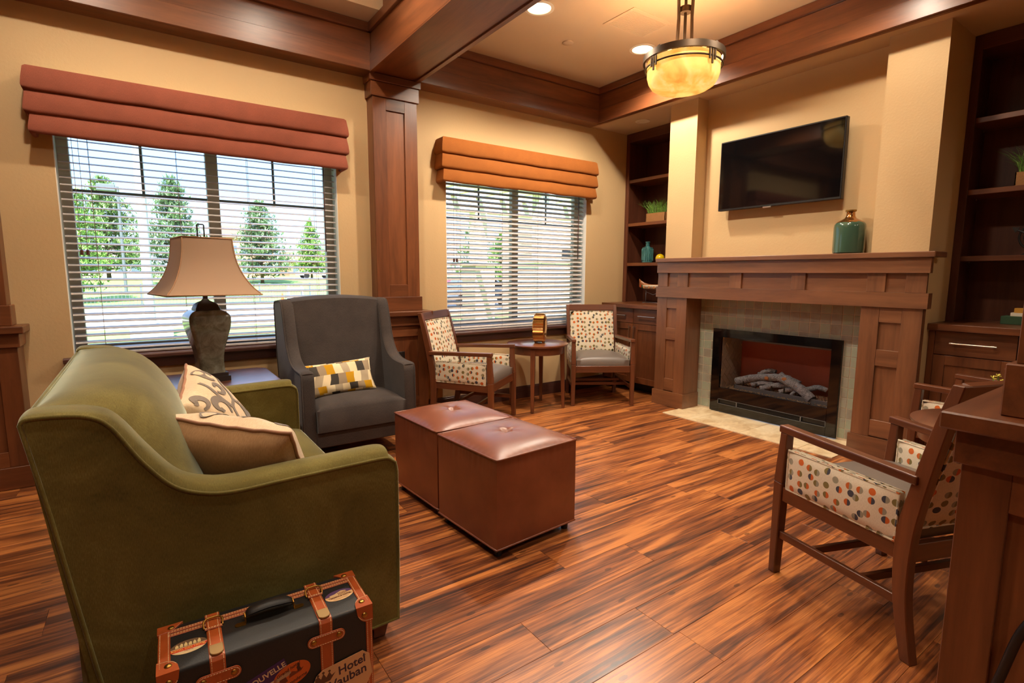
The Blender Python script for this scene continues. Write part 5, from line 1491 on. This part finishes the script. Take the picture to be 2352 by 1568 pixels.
# seam bindings on the lid edge and along the case ends
for yy in (0.066, 0.050): leather_strip('seam_binding', sc_, [(-SW + 0.02, yy, SH), (SW - 0.02, yy, SH)], 0.013, 0.002, [up, up])
for sx in (-1, 1):
    leather_strip('end_binding', sc_, [(sx * (SW - 0.013), -SD + 0.02, SH), (sx * (SW - 0.013), SD - 0.01, SH)], 0.026, 0.0022, [up, up])
    leather_strip('end_binding', sc_, [(sx * (SW - 0.009), -SD, 0.01), (sx * (SW - 0.009), -SD, SH - 0.04)], 0.018, 0.0022, [fr_, fr_])
    # belts over the top and down the front
    x = 0.125 * sx - (0.004 if sx < 0 else 0)
    leather_strip('belt', sc_, [(x, SD - 0.004, SH), (x, -SD + 0.012, SH), (x, -SD + 0.004, SH - 0.002), (x, -SD - 0.0005, SH - 0.010), (x, -SD, SH - 0.02), (x, -SD, 0.02)], 0.034, 0.0024, [up, up, (0, -.5, 1), (0, -1, .4), fr_, fr_])
    bl = leather_strip('belt_tongue', sc_, [(x, 0.075, SH + 0.0028), (x, -0.06, SH + 0.0036)], 0.030, 0.0024, [up, up])
    leather_strip('belt_loop', bl, [(x - 0.02, 0.018, SH + 0.0064), (x + 0.02, 0.018, SH + 0.0064)], 0.010, 0.0022, [up, up])
    tip = [(x - 0.015, -0.055), (x + 0.015, -0.055), (x + 0.015, -0.082)] + [(x + 0.015 * math.cos(R(a)), -0.082 - 0.013 * math.sin(R(a))) for a in range(20, 180, 20)] + [(x - 0.015, -0.082)]
    G().prism(tip, 'z', SH + 0.003, SH + 0.0075).build('belt_tip', solid('aged_gold_tip_%d' % sx, (176, 142, 92), 0.5, metal=0.5, vary=0.5), bl, bevel=0.0008)
    g = G().tube(spline([(x - 0.021, 0.028, SH + 0.002), (x - 0.022, 0.045, SH + 0.009), (x - 0.014, 0.056, SH + 0.012), (x, 0.058, SH + 0.012), (x + 0.014, 0.056, SH + 0.012), (x + 0.022, 0.045, SH + 0.009), (x + 0.021, 0.028, SH + 0.002)], 5), 0.0026, 7)
    g.build('buckle', MAT['brass'], sc_, smooth=True)
    # keeper tab on the front with two rivets
    tb_ = []
    for a in range(-90, 91, 15): tb_.append((x + 0.034 + 0.015 * math.cos(R(a)), 0.278 + 0.0155 * math.sin(R(a))))
    for a in range(90, 271, 15): tb_.append((x - 0.034 + 0.015 * math.cos(R(a)), 0.278 + 0.0155 * math.sin(R(a))))
    tb = G().prism(tb_, 'y', -SD - 0.0055, -SD - 0.0022).build('keeper_tab', MAT['tan'], sc_, bevel=0.0006)
    g = G()
    n_ = len(tb_)
    for i in range(n_):
        a = Vector((x, 0, 0.278)); p0 = Vector((tb_[i][0], 0, tb_[i][1])); p1 = Vector((tb_[(i + 1) % n_][0], 0, tb_[(i + 1) % n_][1]))
        k = max(1, int((p1 - p0).length / 0.0065))
        for q in range(k):
            c0, c1_ = p0.lerp(p1, (q + .15) / k), p0.lerp(p1, (q + .8) / k)
            f = lambda p: (x + (p.x - x) * 0.93, -SD - 0.0058, 0.278 + (p.z - 0.278) * 0.78)
            g.bar(f(c0), f(c1_), 0.0012, 0.0008, up=(0, -1, 0))
    tag(g.build('stitching', MAT['thread'], tb), kind='stuff')
    for dx in (-0.033, 0.033): G().sphere((x + dx, -SD - 0.005, 0.278), 0.0078, 14, 6, (1, 0.5, 1)).build('rivet', MAT['brass'], tb, smooth=True)
    # moulded corner caps
    for sy, nm in ((-1, 'corner_cap'), (1, 'corner_cap')):
        cxx, cyy_ = sx * SW, sy * SD
        r0 = 0.046
        if sy < 0:
            g = G()
            def cap(u, v, sx=sx):   # wraps the top-front corner: u along the edge, v over the edge
                du = u * r0; rr_ = math.sqrt(max(0.0, 1 - max(0, (du - 0.012) / (r0 - 0.012)) ** 2)); ang = (v * 2 - 1) * 0.047 * rr_
                if ang >= 0: y, z = -SD + ang, SH
                else: y, z = -SD, SH + ang
                o_ = 0.003
                return (sx * (SW + 0.0025 - du), y - o_ * (1 if ang < 0.004 else 0.2), z + o_ * (1 if ang > -0.004 else 0.2))
            g.grid(cap, 14, 20)
            V = list(g.v); b = len(V)
            # end face down the side
            def endf(u, v, sx=sx):
                y = -SD - 0.003 + u * 0.05; z = SH + 0.003 - v * 0.05
                if (u + v) > 1.2: y, z = -SD - 0.003 + u / (u + v) * 1.2 * 0.05, SH + 0.003 - v / (u + v) * 1.2 * 0.05
                return (sx * (SW + 0.003), y, z)
            g.grid(endf, 6, 6)
            o = g.build('corner_cap', MAT['tan'], sc_, smooth=40)
            g = G()
            edge = [cap((i) / 26, j) for j in (0.0,) for i in range(0, 0)]
            for v_ in (0.05, 0.95):
                pts = [cap(0.03 + 0.85 * i / 22, v_) for i in range(23)]
                for i in range(0, 22): g.bar(pts[i], tuple(lerp(a, b_, 0.65) for a, b_ in zip(pts[i], pts[i + 1])), 0.0012, 0.0016)
            tag(g.build('stitching', MAT['thread'], o), kind='stuff')
            G().sphere((sx * (SW - 0.021), -SD + 0.022, SH + 0.003), 0.0085, 14, 6, (1, 1, 0.5)).build('rivet', MAT['brass'], o, smooth=True)
            G().sphere((sx * (SW - 0.021), -SD - 0.003, SH - 0.024), 0.0085, 14, 6, (1, 0.5, 1)).build('rivet', MAT['brass'], o, smooth=True)
        else:
            poly = [(cxx, cyy_), (cxx, cyy_ - 0.035), (cxx - sx * 0.03, cyy_ - 0.030), (cxx - sx * 0.055, cyy_)]
            o = G().prism([(p[0] + sx * 0.0025 * (1 if abs(p[0] - cxx) < 1e-6 else 0), p[1]) for p in poly], 'z', SH - 0.004, SH + 0.004).build('corner_cap', MAT['tan'], sc_, bevel=0.0008)
            G().sphere((sx * (SW - 0.028), SD - 0.018, SH + 0.004), 0.0078, 14, 6, (1, 1, 0.5)).build('rivet', MAT['brass'], o, smooth=True)
# carrying handle
hd = G()
hp = spline([(-0.054, 0.012, SH + 0.019), (-0.040, 0.012, SH + 0.026), (0.0, 0.012, SH + 0.031), (0.046, 0.012, SH + 0.026), (0.062, 0.012, SH + 0.019)], 6)
V, F = [], []
for i, p in enumerate(hp):
    t_ = i / (len(hp) - 1); w_ = 0.010 + 0.010 * math.sin(math.pi * t_); h_ = 0.005 + 0.004 * math.sin(math.pi * t_)
    for a in range(10):
        q = 2 * math.pi * a / 10; V.append((p[0], p[1] + w_ * math.cos(q), p[2] + h_ * math.sin(q)))
for i in range(len(hp) - 1):
    for a in range(10): F.append((i * 10 + a, i * 10 + (a + 1) % 10, (i + 1) * 10 + (a + 1) % 10, (i + 1) * 10 + a))
F += [tuple(range(10)), tuple((len(hp) - 1) * 10 + a for a in range(10))]
ho = G().add(V, F).build('handle', MAT['case_black'], sc_, smooth=60)
for xs, d in ((-0.056, -1), (0.064, 1)):
    g = G().tube([(xs, 0.002, SH + 0.001), (xs, 0.002, SH + 0.018), (xs, 0.012, SH + 0.022), (xs, 0.022, SH + 0.018), (xs, 0.022, SH + 0.001)], 0.0022, 7)
    g.prism([(xs, -0.006)] + [(xs + d * (0.018 + 0.008 * math.cos(R(a))), 0.002 + 0.008 * math.sin(R(a))) for a in range(-90, 91, 30)] + [(xs, 0.010)], 'z', SH, SH + 0.002)
    g.build('handle_ring', MAT['brass'], ho, smooth=40)
# stickers
def oval(a, b, n=40): return [(a * math.cos(2 * math.pi * i / n), b * math.sin(2 * math.pi * i / n)) for i in range(n)]
def flat(c): return solid('sticker_ink_%d_%d_%d' % c, c, 0.55)
def sticker(name, poly, col, m4, lift=0.0006):
    o = G().prism(poly, 'z', 0.0, lift).build(name, flat(col), sc_); o.matrix_local = m4; return o
def mark(parent, poly, col, z0=0.0006, z1=0.0009, name='printed_shape'):
    return G().prism(poly, 'z', z0, z1).build(name, flat(col), parent)
def text(parent, body, size, loc, col, rot=0.0, shear=0.0, bold=0.0, sx=1.0):
    cu = bpy.data.curves.new('lettering', 'FONT'); cu.body = body; cu.size = size; cu.align_x = 'CENTER'; cu.align_y = 'CENTER'; cu.shear = shear; cu.extrude = 0.0002; cu.offset = bold
    tmp = bpy.data.objects.new('lettering', cu)
    me = bpy.data.meshes.new_from_object(tmp); bpy.data.objects.remove(tmp); bpy.data.curves.remove(cu)
    me.materials.clear(); me.materials.append(flat(col))
    o = bpy.data.objects.new('lettering', me); COL.objects.link(o); o.parent = parent; o.location = (loc[0], loc[1], 0.0012); o.rotation_euler = (0, 0, rot); o.scale = (sx, 1, 1)
    return o
TOP = lambda x, y, r: Matrix.Translation((x, y, SH + 0.0004)) @ Matrix.Rotation(r, 4, 'Z')
FRONT = lambda x, z, r: Matrix.Translation((x, -SD - 0.0004, z)) @ Matrix.Rotation(R(90), 4, 'X') @ Matrix.Rotation(r, 4, 'Z')
def seg_oval(a, b, y0, y1, n=20):
    ys = [lerp(y0, y1, i / n) for i in range(n + 1)]; xw = lambda y: a * math.sqrt(max(0, 1 - (y / b) ** 2))
    return [(xw(y), y) for y in ys] + [(-xw(y), y) for y in reversed(ys)]
st = sticker('sticker', oval(0.040, 0.027), (214, 186, 140), TOP(-0.186, -0.018, R(0)))
mark(st, seg_oval(0.040, 0.027, 0.002, 0.0268), (112, 84, 60)); mark(st, seg_oval(0.040, 0.027, -0.0125, -0.001), (206, 48, 26))
for i in range(6): mark(st, [(-0.028 + i * 0.0095, 0.003), (-0.021 + i * 0.0095, 0.003), (-0.021 + i * 0.0095, 0.011 + 0.003 * (i % 2)), (-0.0245 + i * 0.0095, 0.0165 + 0.002 * (i % 3)), (-0.028 + i * 0.0095, 0.011)], (226, 200, 140), 0.0009, 0.0012, 'printed_house')
text(st, 'ROYAL OAK HOTEL', 0.0082, (0, -0.0068), (236, 196, 90), bold=0.00012); text(st, 'WELWYN', 0.0044, (0, -0.0162), (150, 60, 46))
st = sticker('sticker', oval(0.040, 0.026), (206, 166, 116), TOP(0.186, -0.006, R(5)))
mark(st, seg_oval(0.040, 0.026, 0.004, 0.0258), (92, 62, 104))
mark(st, [(-0.026, -0.003), (0.022, -0.003), (0.022, 0.013), (0.010, 0.017), (-0.002, 0.013), (-0.012, 0.009), (-0.026, 0.008)], (214, 178, 130), 0.0009, 0.0012, 'printed_building')
for i in range(6): mark(st, [(-0.002 + i * 0.0042, -0.001), (0.0 + i * 0.0042, -0.001), (0.0 + i * 0.0042, 0.011), (-0.002 + i * 0.0042, 0.011)], (120, 74, 46), 0.0012, 0.0014, 'printed_window')
text(st, 'TERMINUS HOTEL', 0.0088, (0, -0.0075), (110, 62, 36), bold=0.0002, sx=0.92)
for i in range(3): mark(st, [(-0.024 + i * .002, -0.0145 - i * 0.003), (0.024 - i * .004, -0.0145 - i * 0.003), (0.024 - i * .004, -0.0138 - i * 0.003), (-0.024 + i * .002, -0.0138 - i * 0.003)], (150, 104, 70))
st = sticker('sticker', [(-0.085, -0.035), (0.052, -0.035), (0.052, 0.018), (-0.085, 0.018)], (62, 30, 82), FRONT(-0.026, 0.230, R(18)))
text(st, 'NOUVELLE', 0.0205, (0.0, 0.002), (206, 178, 140), bold=0.0004, sx=1.0); mark(st, [(-0.085, -0.035), (0.052, -0.035), (0.052, -0.022), (-0.085, -0.022)], (206, 178, 140))
st = sticker('sticker', oval(0.046, 0.031), (196, 92, 34), FRONT(0.036, 0.211, R(13)), 0.0009)
text(st, 'Grand hotel', 0.0125, (-0.006, 0.0175), (66, 30, 18), rot=R(8), shear=0.3, bold=0.0001); text(st, 'moderne', 0.0130, (0.008, -0.0195), (66, 30, 18), rot=R(5), shear=0.3, bold=0.0001)
mark(st, [(0.014, 0.0), (0.024, 0.0), (0.022, 0.010), (0.024, 0.018), (0.020, 0.022), (0.017, 0.016), (0.014, 0.012)], (66, 30, 18), 0.0009, 0.0012, 'printed_figure')
mark(st, [(-0.034, -0.014), (-0.014, -0.012), (-0.016, 0.002), (-0.032, 0.002)], (100, 44, 22), 0.0009, 0.0012, 'printed_building'); mark(st, [(-0.010, -0.006), (0.022, -0.003), (0.030, 0.004), (0.010, 0.002), (0.002, 0.008), (-0.006, 0.004)], (120, 52, 24), 0.0009, 0.0012)
oc = [(-0.088, -0.04), (-0.066, 0.016), (-0.050, 0.028), (0.058, 0.046), (0.078, 0.030), (0.086, -0.03), (0.064, -0.075), (-0.066, -0.075)]
st = sticker('sticker', oc, (206, 164, 118), FRONT(0.160, 0.160, R(-2)) @ Matrix.Translation((0, 0, 0.0026)), 0.0009)
text(st, 'Hotel', 0.034, (0.028, 0.015), (58, 38, 52), rot=R(11), shear=0.1, bold=0.0006, sx=0.98); text(st, 'Vauban', 0.036, (0.018, -0.018), (58, 38, 52), rot=R(11), shear=0.1, bold=0.0006, sx=0.98); text(st, '...', 0.016, (0.062, 0.034), (58, 38, 52), rot=R(11))
cr = [(-0.070, 0.008), (-0.068, -0.012), (-0.030, -0.008), (-0.016, 0.012), (-0.026, 0.006), (-0.032, 0.018), (-0.040, 0.004), (-0.048, 0.018), (-0.054, 0.003), (-0.062, 0.014)]
mark(st, cr, (92, 58, 36), 0.0012, 0.0015, 'printed_crown')
for p in ((-0.032, 0.020), (-0.048, 0.020), (-0.062, 0.016)): mark(st, [(p[0] + 0.0035 * math.cos(R(a)), p[1] + 0.0035 * math.sin(R(a))) for a in range(0, 360, 45)], (92, 58, 36), 0.0012, 0.0015, 'printed_crown_ball')

# black cord hanging down the freestanding column's pedestal
cd = G().tube(spline([(1.512, 0.10, 0.66), (1.494, 0.17, 0.59), (1.490, 0.219, 0.505), (1.489, 0.249, 0.359), (1.484, 0.285, 0.20), (1.468, 0.33, 0.06), (1.44, 0.38, 0.0095), (1.34, 0.50, 0.0095), (1.2, 0.52, 0.0095)], 8), 0.009, 10).build('power_cord', MAT['blackmat'], None, smooth=True)
tag(cd, 'thick black power cord hanging down the pedestal of the freestanding column', 'cord')
# ------------------------------------------------------------------ outdoors
def lawn_mat():
    n = N('lawn'); v = n.noise(n.coords('Position'), 3.0, 6, 0.7); n.col(n.ramp(v, [(0.3, lin((96, 130, 60))), (0.7, lin((150, 180, 96)))])); n.set(rough=0.9); n.bump(v, 0.4, 0.05); return n.m
MAT['lawn'] = lawn_mat()
MAT['concrete'] = solid('pale_concrete', (208, 202, 192), 0.85)
MAT['metalpole'] = solid('white_painted_pole', (150, 154, 158), 0.4)
MAT['darkpole'] = solid('grey_green_pole', (92, 100, 104), 0.5)
def terrain(x, y):
    t_ = max(0.0, min(1.0, (y - 30) / 30)); s_ = t_ * t_ * (3 - 2 * t_)
    return -0.32 + 1.0 * s_
g = G().grid(lambda u, v: (lerp(-70, 130, u), lerp(4.6, 150, v), terrain(0, lerp(4.6, 150, v))), 20, 60)
tag(g.build('lawn', MAT['lawn'], None, smooth=True), 'sunlit green lawn rising to the pines', None, None, 'structure')
tag(G().box(-70, 130, 18.2, 29.0, -0.33, -0.305).build('driveway', MAT['concrete'], None), 'pale concrete driveway beyond the lawn', None, None, 'structure')
tag(G().box(-70, 130, 62, 74, 0.60, 0.70).build('road', MAT['concrete'], None), 'pale road behind the iron fence', None, None, 'structure')
def at(px, Y):
    """the ground point under an image column, Y metres out"""
    d = _f + _r2 * ((px - 1176) / F_PX) - _u2 * (-0.13)
    return d.x / d.y * Y
# iron fence
fn = thing('iron_fence', 'low black iron picket fence across the driveway', 'fence', (10, 29.8, -0.32))
for z in (0.12, 0.92): G().box(-40, 30, -0.015, 0.015, z, z + 0.035).build('rail', MAT['darkpole'], fn)
pmesh = G().box(-0.035, 0.035, -0.035, 0.035, 0, 1.08).mesh('post', MAT['darkpole'])
for i in range(29): inst(pmesh, 'post', fn, (-40 + i * 2.5, 0, 0))
g = G()
for i in range(500): g.box(-40 + i * 0.14 - 0.008, -40 + i * 0.14 + 0.008, -0.008, 0.008, 0.1, 1.0)
tag(g.build('pickets', MAT['darkpole'], fn), kind='stuff')
# poles
wp = thing('flag_pole', 'thick white pole on a concrete block in the lawn', 'pole', (0, 0, 0))
_d = Vector((at(338, 15.2), 15.2))
wp.location = (_d.x, _d.y, terrain(0, _d.y))
G().lathe([(0.105, 0.0), (0.10, 5.0), (0.085, 9.5)], 20, (0, 0, 0.3)).build('pole', MAT['metalpole'], wp, smooth=40)
G().box(-0.42, 0.42, -0.42, 0.42, 0, 0.35).build('concrete_block', MAT['concrete'], wp, bevel=0.02)
lp_ = thing('parking_lot_light', 'slim grey parking lot light with a box head', 'street light', (-0.75, 40, terrain(0, 40)))
G().lathe([(0.09, 0.0), (0.07, 6.4)], 12).build('pole', MAT['darkpole'], lp_, smooth=40)
G().box(-1.0, -0.1, -0.2, 0.2, 6.1, 6.5).build('lamp_head', MAT['darkpole'], lp_, bevel=0.03); G().box(-0.1, 0.05, -0.04, 0.04, 6.25, 6.35).build('arm', MAT['darkpole'], lp_)
# trees
def needle_mat(name, a, b):
    n = N(name); v = n.noise(n.coords('Object'), 0.9, 4, 0.7); n.col(n.ramp(v, [(0.3, lin(a)), (0.7, lin(b))])); n.set(rough=0.9, spec=0.2); return n.m
MAT['needles'] = [needle_mat('pine_needles_blue', (104, 132, 106), (168, 190, 150)), needle_mat('pine_needles_green', (106, 138, 92), (172, 194, 134)), needle_mat('broad_leaves', (112, 152, 84), (178, 208, 122))]
MAT['trunk'] = solid('tree_trunk', (108, 88, 72), 0.95)
def conifer(label, x, y, h, wd, k, seed, mat=0, low=0.10):
    rr = random.Random(seed); t = thing('pine_tree', label, 'tree', (x, y, terrain(x, y) - 0.05), rr.uniform(0, 6), group='pines beyond the fence')
    G().lathe([(0.035 * h * 0.6, 0), (0.02 * h * 0.6, h * 0.5), (0.004 * h, h * 0.97)], 8).build('trunk', MAT['trunk'], t, smooth=True)
    g = G(); br = G()
    for i in range(k):
        f = low + (1 - low) * (i + rr.random()) / k; z = h * f
        prof_ = (1 - f) ** 0.72 * (1.0 if f > low + 0.08 else 0.75)
        R_ = wd / 2 * prof_ * rr.uniform(0.72, 1.12); a = rr.uniform(0, 6.283)
        dx, dy = math.cos(a), math.sin(a); dr = rr.uniform(-0.05, 0.22)
        br.tube([(0, 0, z), (dx * R_ * .9, dy * R_ * .9, z + R_ * dr)], 0.05, 4, r1=0.015)
        nn_ = max(5, int(17 * R_ / (wd / 2) + 5))
        for q in range(nn_):
            s_ = 0.22 + 0.8 * (q + rr.random()) / nn_
            cx, cy, cz = dx * R_ * s_ + rr.gauss(0, 0.10 * wd / 4), dy * R_ * s_ + rr.gauss(0, 0.10 * wd / 4), z + R_ * dr * s_ + rr.gauss(0, 0.12)
            for _ in range(9):
                b, e_ = rr.uniform(0, 6.283), rr.uniform(-0.5, 1.2); L = rr.uniform(0.18, 0.36) * (0.7 + 0.06 * wd)
                vx, vy, vz = math.cos(b) * math.cos(e_) * L, math.sin(b) * math.cos(e_) * L, math.sin(e_) * L
                w_ = 0.13 * L; px, py = -math.sin(b) * w_, math.cos(b) * w_
                g.add([(cx - px, cy - py, cz), (cx + px, cy + py, cz), (cx + vx, cy + vy, cz + vz)], [(0, 1, 2)])
    br.build('branches', MAT['trunk'], t)
    tag(g.build('needles', MAT['needles'][mat], t), kind='stuff')
conifer('tall spreading pine farthest along beside the slim parking lot light', at(250, 58), 58, 8.6, 10.0, 200, 11, 1)
conifer('dense pine between the white pole and the lamp', at(408, 48), 48, 8.0, 7.2, 200, 12, 0)
conifer('symmetrical blue-green pine behind the table lamp shade', at(602, 50), 50, 6.9, 6.8, 190, 13, 0)
conifer('small leafy pine above the wing chair', at(716, 60), 60, 6.2, 5.2, 140, 14, 2)
conifer('pine partly hidden by the window frame beside the rust valance', at(160, 34), 34, 6.6, 4.6, 150, 15, 2)
conifer('pine seen through the half-closed blind', at(1090, 46), 46, 6.4, 6.0, 100, 16, 1)
conifer('pine behind the parked car seen through the half-closed blind', at(1150, 40), 40, 5.0, 4.4, 90, 17, 2)
# far houses
def building(label, x0, x1, y0, y1, h, wall, roof, nwin, z0=0.6):
    t = thing('far_building', label, 'building', ((x0 + x1) / 2, (y0 + y1) / 2, z0))
    w, d = (x1 - x0) / 2, (y1 - y0) / 2
    G().box(-w, w, -d, d, 0, h).build('walls', solid('bld_wall_%d_%d_%d' % wall, wall, 0.9), t)
    G().prism([(-d - 0.5, h), (d + 0.5, h), (0, h + 2.2)], 'x', -w - 0.5, w + 0.5).build('roof', solid('bld_roof_%d_%d_%d' % roof, roof, 0.9), t)
    wm = solid('far_window_glass', (90, 104, 116), 0.2)
    for i in range(nwin):
        xx = lerp(-w, w, (i + 0.5) / nwin)
        for zz in ([0.9, 3.6] if h > 5 else [0.9]): G().box(xx - 0.6, xx + 0.6, -d - 0.04, -d + 0.02, zz, zz + 1.4).build('window', wm, t)
building('tan brick apartment house far behind the blue-green pine', at(520, 96), at(625, 96), 94, 104, 6.2, (190, 150, 120), (120, 96, 84), 4)
building('low brown house far behind the small leafy pine', at(655, 120), at(770, 120), 116, 126, 3.0, (176, 128, 100), (130, 104, 92), 4)
building('pale low building far behind the tall spreading pine', at(120, 100), at(330, 100), 98, 106, 2.6, (200, 190, 176), (126, 112, 104), 6)
# barricade and cone
MAT['cone'] = solid('traffic_orange', (236, 88, 30), 0.6)
cn_ = thing('traffic_cone', 'orange traffic cone on the driveway', 'traffic cone', (at(646, 24), 24, -0.305))
G().lathe([(0.13, 0.03), (0.02, 0.72), (0.0, 0.72)], 20).build('cone', MAT['cone'], cn_, smooth=40); G().box(-0.18, 0.18, -0.18, 0.18, 0, 0.035).build('base', MAT['cone'], cn_)
ba = thing('a_frame_barricade', 'white folding barricade standing on the driveway', 'barricade', (at(676, 25), 25, -0.305))
for sx in (-1, 1):
    for sy in (-1, 1): G().bar((sx * 0.34, sy * 0.28, 0), (sx * 0.27, sy * 0.02, 1.0), 0.06, 0.03).build('leg', MAT['metalpole'], ba)
for z in (0.42, 0.75): G().box(-0.36, 0.36, -0.2 + z * 0.17, -0.17 + z * 0.17, z, z + 0.18).build('board', MAT['metalpole'], ba)
# parked cars
def car(label, x, y, z, rz, col, cat='car'):
    t = thing('parked_car', label, cat, (x, y, z), rz)
    pts = [(-2.1, 0.35), (-2.15, 0.62), (-2.05, 0.80), (-1.15, 0.92), (-0.55, 1.36), (0.75, 1.40), (1.45, 0.98), (2.05, 0.92), (2.15, 0.62), (2.1, 0.35)]
    G().prism(pts, 'y', -0.85, 0.85).build('body', solid('car_paint_%d_%d_%d' % col, col, 0.25, coat=0.6), t, bevel=0.05, seg=2)
    G().prism([(-1.0, 0.94), (-0.52, 1.30), (0.70, 1.33), (1.25, 0.98)], 'y', -0.862, 0.862).build('windows', MAT['blackgloss'], t)
    for xx in (-1.3, 1.3):
        for yy in (-0.82, 0.82): G().lathe([(0.32, -0.1), (0.32, 0.1)], 18, (xx, yy, 0.32), axis='y').build('wheel', MAT['blackmat'], t)
    for yy in (-0.6, 0.6): G().box(-2.18, -2.1, yy - 0.15, yy + 0.15, 0.6, 0.72).build('lamp', MAT['cone'], t)
car('white car on the far road behind the small leafy pine', at(725, 66), 66, 0.70, R(2), (222, 224, 226))
car('grey car parked on the driveway seen through the half-closed blind', at(1085, 22.6), 22.6, -0.305, R(8), (96, 104, 116))
car('red car parked on the driveway seen through the half-closed blind', at(1055, 27), 27, -0.305, R(4), (170, 46, 40))
# brick portico beyond the second window
def brick_mat():
    n = N('cream_brick'); b = n.t.nodes.new('ShaderNodeTexBrick'); n.l(n.coords('Position', (1, 1, 1), (R(90), 0, 0)), b.inputs['Vector'])
    b.inputs['Scale'].default_value = 1.0; b.inputs['Brick Width'].default_value = 0.40; b.inputs['Row Height'].default_value = 0.19; b.inputs['Mortar Size'].default_value = 0.008
    b.inputs['Color1'].default_value = (*lin((240, 228, 206)), 1); b.inputs['Color2'].default_value = (*lin((228, 204, 174)), 1); b.inputs['Mortar'].default_value = (*lin((150, 138, 124)), 1)
    n.col(b.outputs[0]); n.set(rough=0.9); return n.m
MAT['brick'] = brick_mat()
po = thing('brick_portico', 'cream stone portico with timber beams outside the second window', 'portico', (9.0, 11.0, -0.32))
def pier(x0, x1, y0, y1, h): boxes('pier', MAT['brick'], po, (x0, x1, y0, y1, -0.32, h), bevel=0.01); boxes('pier_cap', MAT['concrete'], po, (x0 - .06, x1 + .06, y0 - .06, y1 + .06, h, h + 0.1), bevel=0.01)
pier(7.35, 8.35, 9.4, 10.4, 1.5); pier(10.2, 11.4, 10.0, 11.2, 1.5); pier(8.2, 8.9, 13.6, 14.4, 1.5)
MAT['creampaint'] = solid('cream_painted_timber', (214, 202, 182), 0.7)
for x, y in ((7.85, 9.9), (10.8, 10.6), (8.55, 14.0)): boxes('post', MAT['creampaint'], po, (x - 0.2, x + 0.2, y - 0.2, y + 0.2, 1.6, 3.1), bevel=0.01)
boxes('beam', MAT['creampaint'], po, (5.6, 13.0, 9.7, 10.1, 3.1, 3.5), bevel=0.01); boxes('beam', MAT['creampaint'], po, (5.6, 13.0, 13.8, 14.2, 3.1, 3.5), bevel=0.01)
for i in range(9): boxes('rafter', MAT['creampaint'], po, (5.8 + i * 0.85, 5.94 + i * 0.85, 9.2, 14.6, 3.5, 3.7), bevel=0)
wg = thing('brick_wing', 'cream stone wing of the building behind the portico', 'building', (14.0, 17.0, -0.32))
boxes('walls', MAT['brick'], wg, (12.8, 24.0, 16.0, 19.0, -0.32, 4.2), bevel=0)
for i in range(3): boxes('window', MAT['blackgloss'], wg, (13.6 + i * 3.2, 15.0 + i * 3.2, 15.96, 16.02, 0.7, 2.3), bevel=0)
